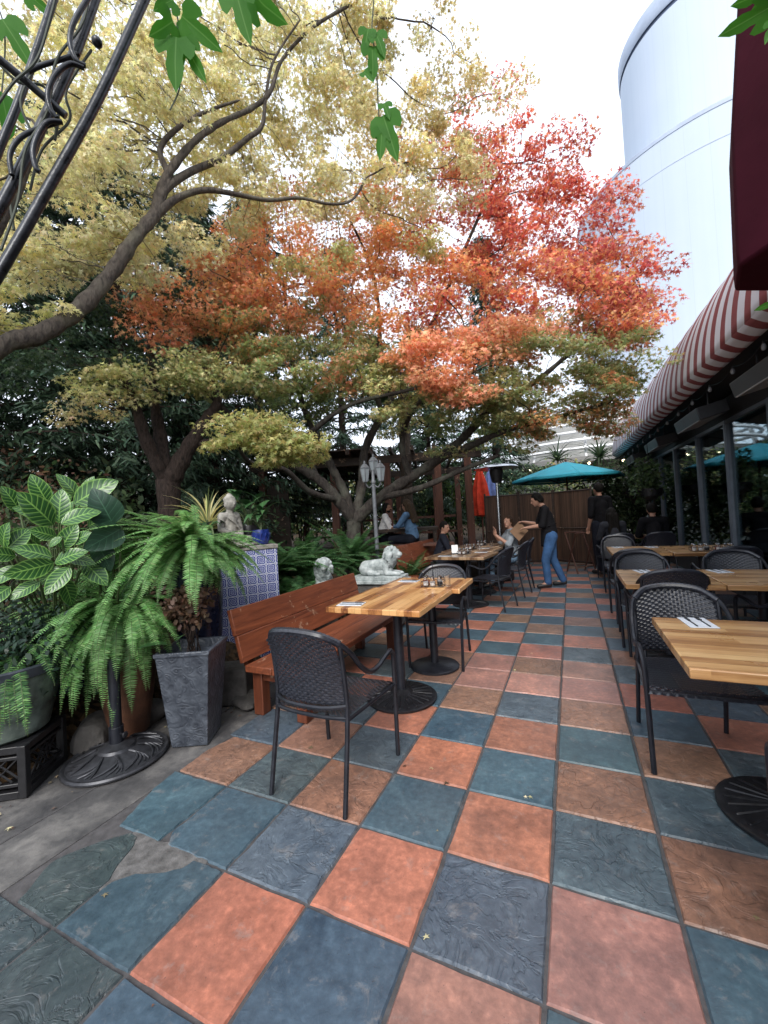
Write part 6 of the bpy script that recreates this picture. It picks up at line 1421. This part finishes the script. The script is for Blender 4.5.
# the server: bent toward the girl, weight on the near leg, both forearms reaching
J = stand(.15); J.update(head=(0, .20, 1.57), face=(0, 1, -.42), up=(0, .42, 1), shL=(-.16, .08, 1.38), shR=(.16, .08, 1.38), elL=(-.20, .15, 1.11), elR=(.21, .18, 1.12), wrL=(-.12, .39, 1.08), wrR=(.10, .40, 1.17), pnL=(0, 0, 1), pnR=(0, 0, 1),
    knL=(-.10, .12, .49), anL=(-.11, .10, .09), toL=(-.13, .26, .04), knR=(.11, -.03, .49), anR=(.13, -.18, .09), toR=(.16, -.04, .04), flare=1, neck=(0, .10, 1.445), chest=(0, .06, 1.27))
person('server in black top and blue jeans leaning over to hand out a menu', (-.20, 6.15, 0), rad(100), J, 'black_knit', 'denim', 'hair_black', sleeve='elbow', style='tied', female=True, apron='black_knit', sc=1.0)
b = MB(); b.box((0, 0, 0), (.24, .004, .30)); o = b.build('menu_card', MT['tan_card'], None, bev=.001, loc=(-.72, 6.06, 1.02)); o.rotation_euler = (rad(-25), rad(50), rad(20)); tag(o, 'tan menu card held between the server and the seated girl', 'menu')
J = sit(.45, -.03); J.update(elL=(-.24, .10, .80), elR=(.24, .14, .82), wrL=(-.10, .30, .98), wrR=(.10, .28, 1.0), face=(-.65, .7, 0.05), hdL=(0.1, -.05, 1), hdR=(-.1, -.05, 1), pnL=(0, -1, 0), pnR=(0, -1, 0))
person('seated girl in a grey top and pale jeans looking up from the aisle chair', (-.90, 6.25, 0), rad(112), J, 'grey_top', 'pale_denim', 'hair_brown', sleeve='elbow', style='tied', female=True, sc=.98)
J = sit(.45, .10); J.update(face=(.55, .8, -.25))
person('dark-haired boy in a black shirt on the far bench behind the white card holder', (-2.20, 5.85, 0), rad(-70), J, 'navy', 'dark_trousers', 'hair_black', sc=.95)
J = sit(.46, .05); J.update(elL=(-.23, .2, .82), elR=(.23, .2, .82), wrL=(-.06, .38, .80), wrR=(.06, .38, .80), face=(0.1, 1, -.25))
p = at(411, 500, 8.15); person('long-haired diner in a pale denim jacket seated side-on at the terrace table', (p[0], p[1], .4), rad(85), J, 'denim_jacket', 'dark_trousers', 'hair_long', style='long', female=True)
J = sit(.46, .10); J.update(face=(.5, 1, -.15))
p = at(380, 500, 9.0); person('bearded diner in a white shirt at the left of the terrace table', (p[0], p[1], .4), rad(-75), J, 'white_shirt', 'dark_trousers', 'hair_black', style='mid', beard=True, skin='skin_tan')
J = stand(.03); p = at(600, 500, 9.4); person('figure dressed in black standing by the end of the bamboo screen', (p[0], p[1], 0), rad(35), J, 'black_knit', 'dark_trousers', 'hair_black', sleeve='elbow', sc=1.1)
J = sit(.46, .06); person('seated figure in a dark jacket with back turned at the far right tables', (.87, 7.02, 0), rad(15), J, 'charcoal', 'dark_trousers', 'hair_black', style='long', female=True)
J = sit(.46, .10); person('seated figure all in black with back turned nearer the windows', (1.52, 7.06, 0), rad(5), J, 'black_knit', 'dark_trousers', 'hair_black', sc=1.04)
# ================================================================= LIGHT AND CAMERA
W = bpy.data.worlds.new('World'); SC.world = W; W.use_nodes = True; nt = W.node_tree; nt.nodes.clear()
sky = nt.nodes.new('ShaderNodeTexSky'); sky.sky_type = 'NISHITA'; sky.sun_disc = False; SUN_EL, SUN_AZ = rad(40), rad(162)
sky.sun_elevation = SUN_EL; sky.sun_rotation = SUN_AZ; sky.dust_density = 4.; sky.air_density = 1.; sky.ozone_density = 1.5
# thin cloud whitens the clear sky: desaturate and even it out towards a pale veil
hs = nt.nodes.new('ShaderNodeHueSaturation'); hs.inputs['Saturation'].default_value = .55; nt.links.new(sky.outputs[0], hs.inputs['Color'])
tc = nt.nodes.new('ShaderNodeTexCoord'); nz = nt.nodes.new('ShaderNodeTexNoise'); nz.inputs['Scale'].default_value = 2.2; nz.inputs['Detail'].default_value = 6; nt.links.new(tc.outputs['Generated'], nz.inputs['Vector'])
rp = nt.nodes.new('ShaderNodeValToRGB'); rp.color_ramp.elements[0].position = .3; rp.color_ramp.elements[0].color = (.55, .55, .55, 1); rp.color_ramp.elements[1].position = .7; rp.color_ramp.elements[1].color = (.8, .8, .8, 1); nt.links.new(nz.outputs['Fac'], rp.inputs['Fac'])
mx = nt.nodes.new('ShaderNodeMix'); mx.data_type = 'RGBA'; nt.links.new(rp.outputs[0], mx.inputs[0]); nt.links.new(hs.outputs[0], mx.inputs[6]); mx.inputs[7].default_value = (7.4, 8.0, 9.0, 1)
bg = nt.nodes.new('ShaderNodeBackground'); bg.inputs['Strength'].default_value = .12; nt.links.new(mx.outputs[2], bg.inputs['Color'])
ow = nt.nodes.new('ShaderNodeOutputWorld'); nt.links.new(bg.outputs[0], ow.inputs[0])
L = bpy.data.lights.new('sun', 'SUN'); L.energy = 1.3; L.angle = rad(22); L.color = (1, .96, .9); lo = bpy.data.objects.new('sun', L); COL.objects.link(lo)
d = Vector((math.sin(SUN_AZ)*math.cos(SUN_EL), math.cos(SUN_AZ)*math.cos(SUN_EL), math.sin(SUN_EL))); lo.rotation_euler = (-d).to_track_quat('-Z', 'Y').to_euler(); lo.location = (0, 0, 30)
cam = bpy.data.cameras.new('camera'); co = bpy.data.objects.new('camera', cam); COL.objects.link(co); SC.camera = co
cam.sensor_fit = 'VERTICAL'; cam.sensor_height = 36.; cam.lens = FPX/1024*36.; cam.clip_end = 600; cam.clip_start = .02
m = Matrix((CR, CU, -CF)).transposed(); co.matrix_world = Matrix.Translation(Vector(CAM)) @ m.to_4x4()
vs = SC.view_settings; vs.view_transform = 'Standard'; vs.look = 'None'; vs.exposure = 1.07; vs.gamma = 1; vs.use_curve_mapping = False
SC.render.film_transparent = False
SC.cycles.max_bounces = 8; SC.cycles.transparent_max_bounces = 24; SC.cycles.use_denoising = True
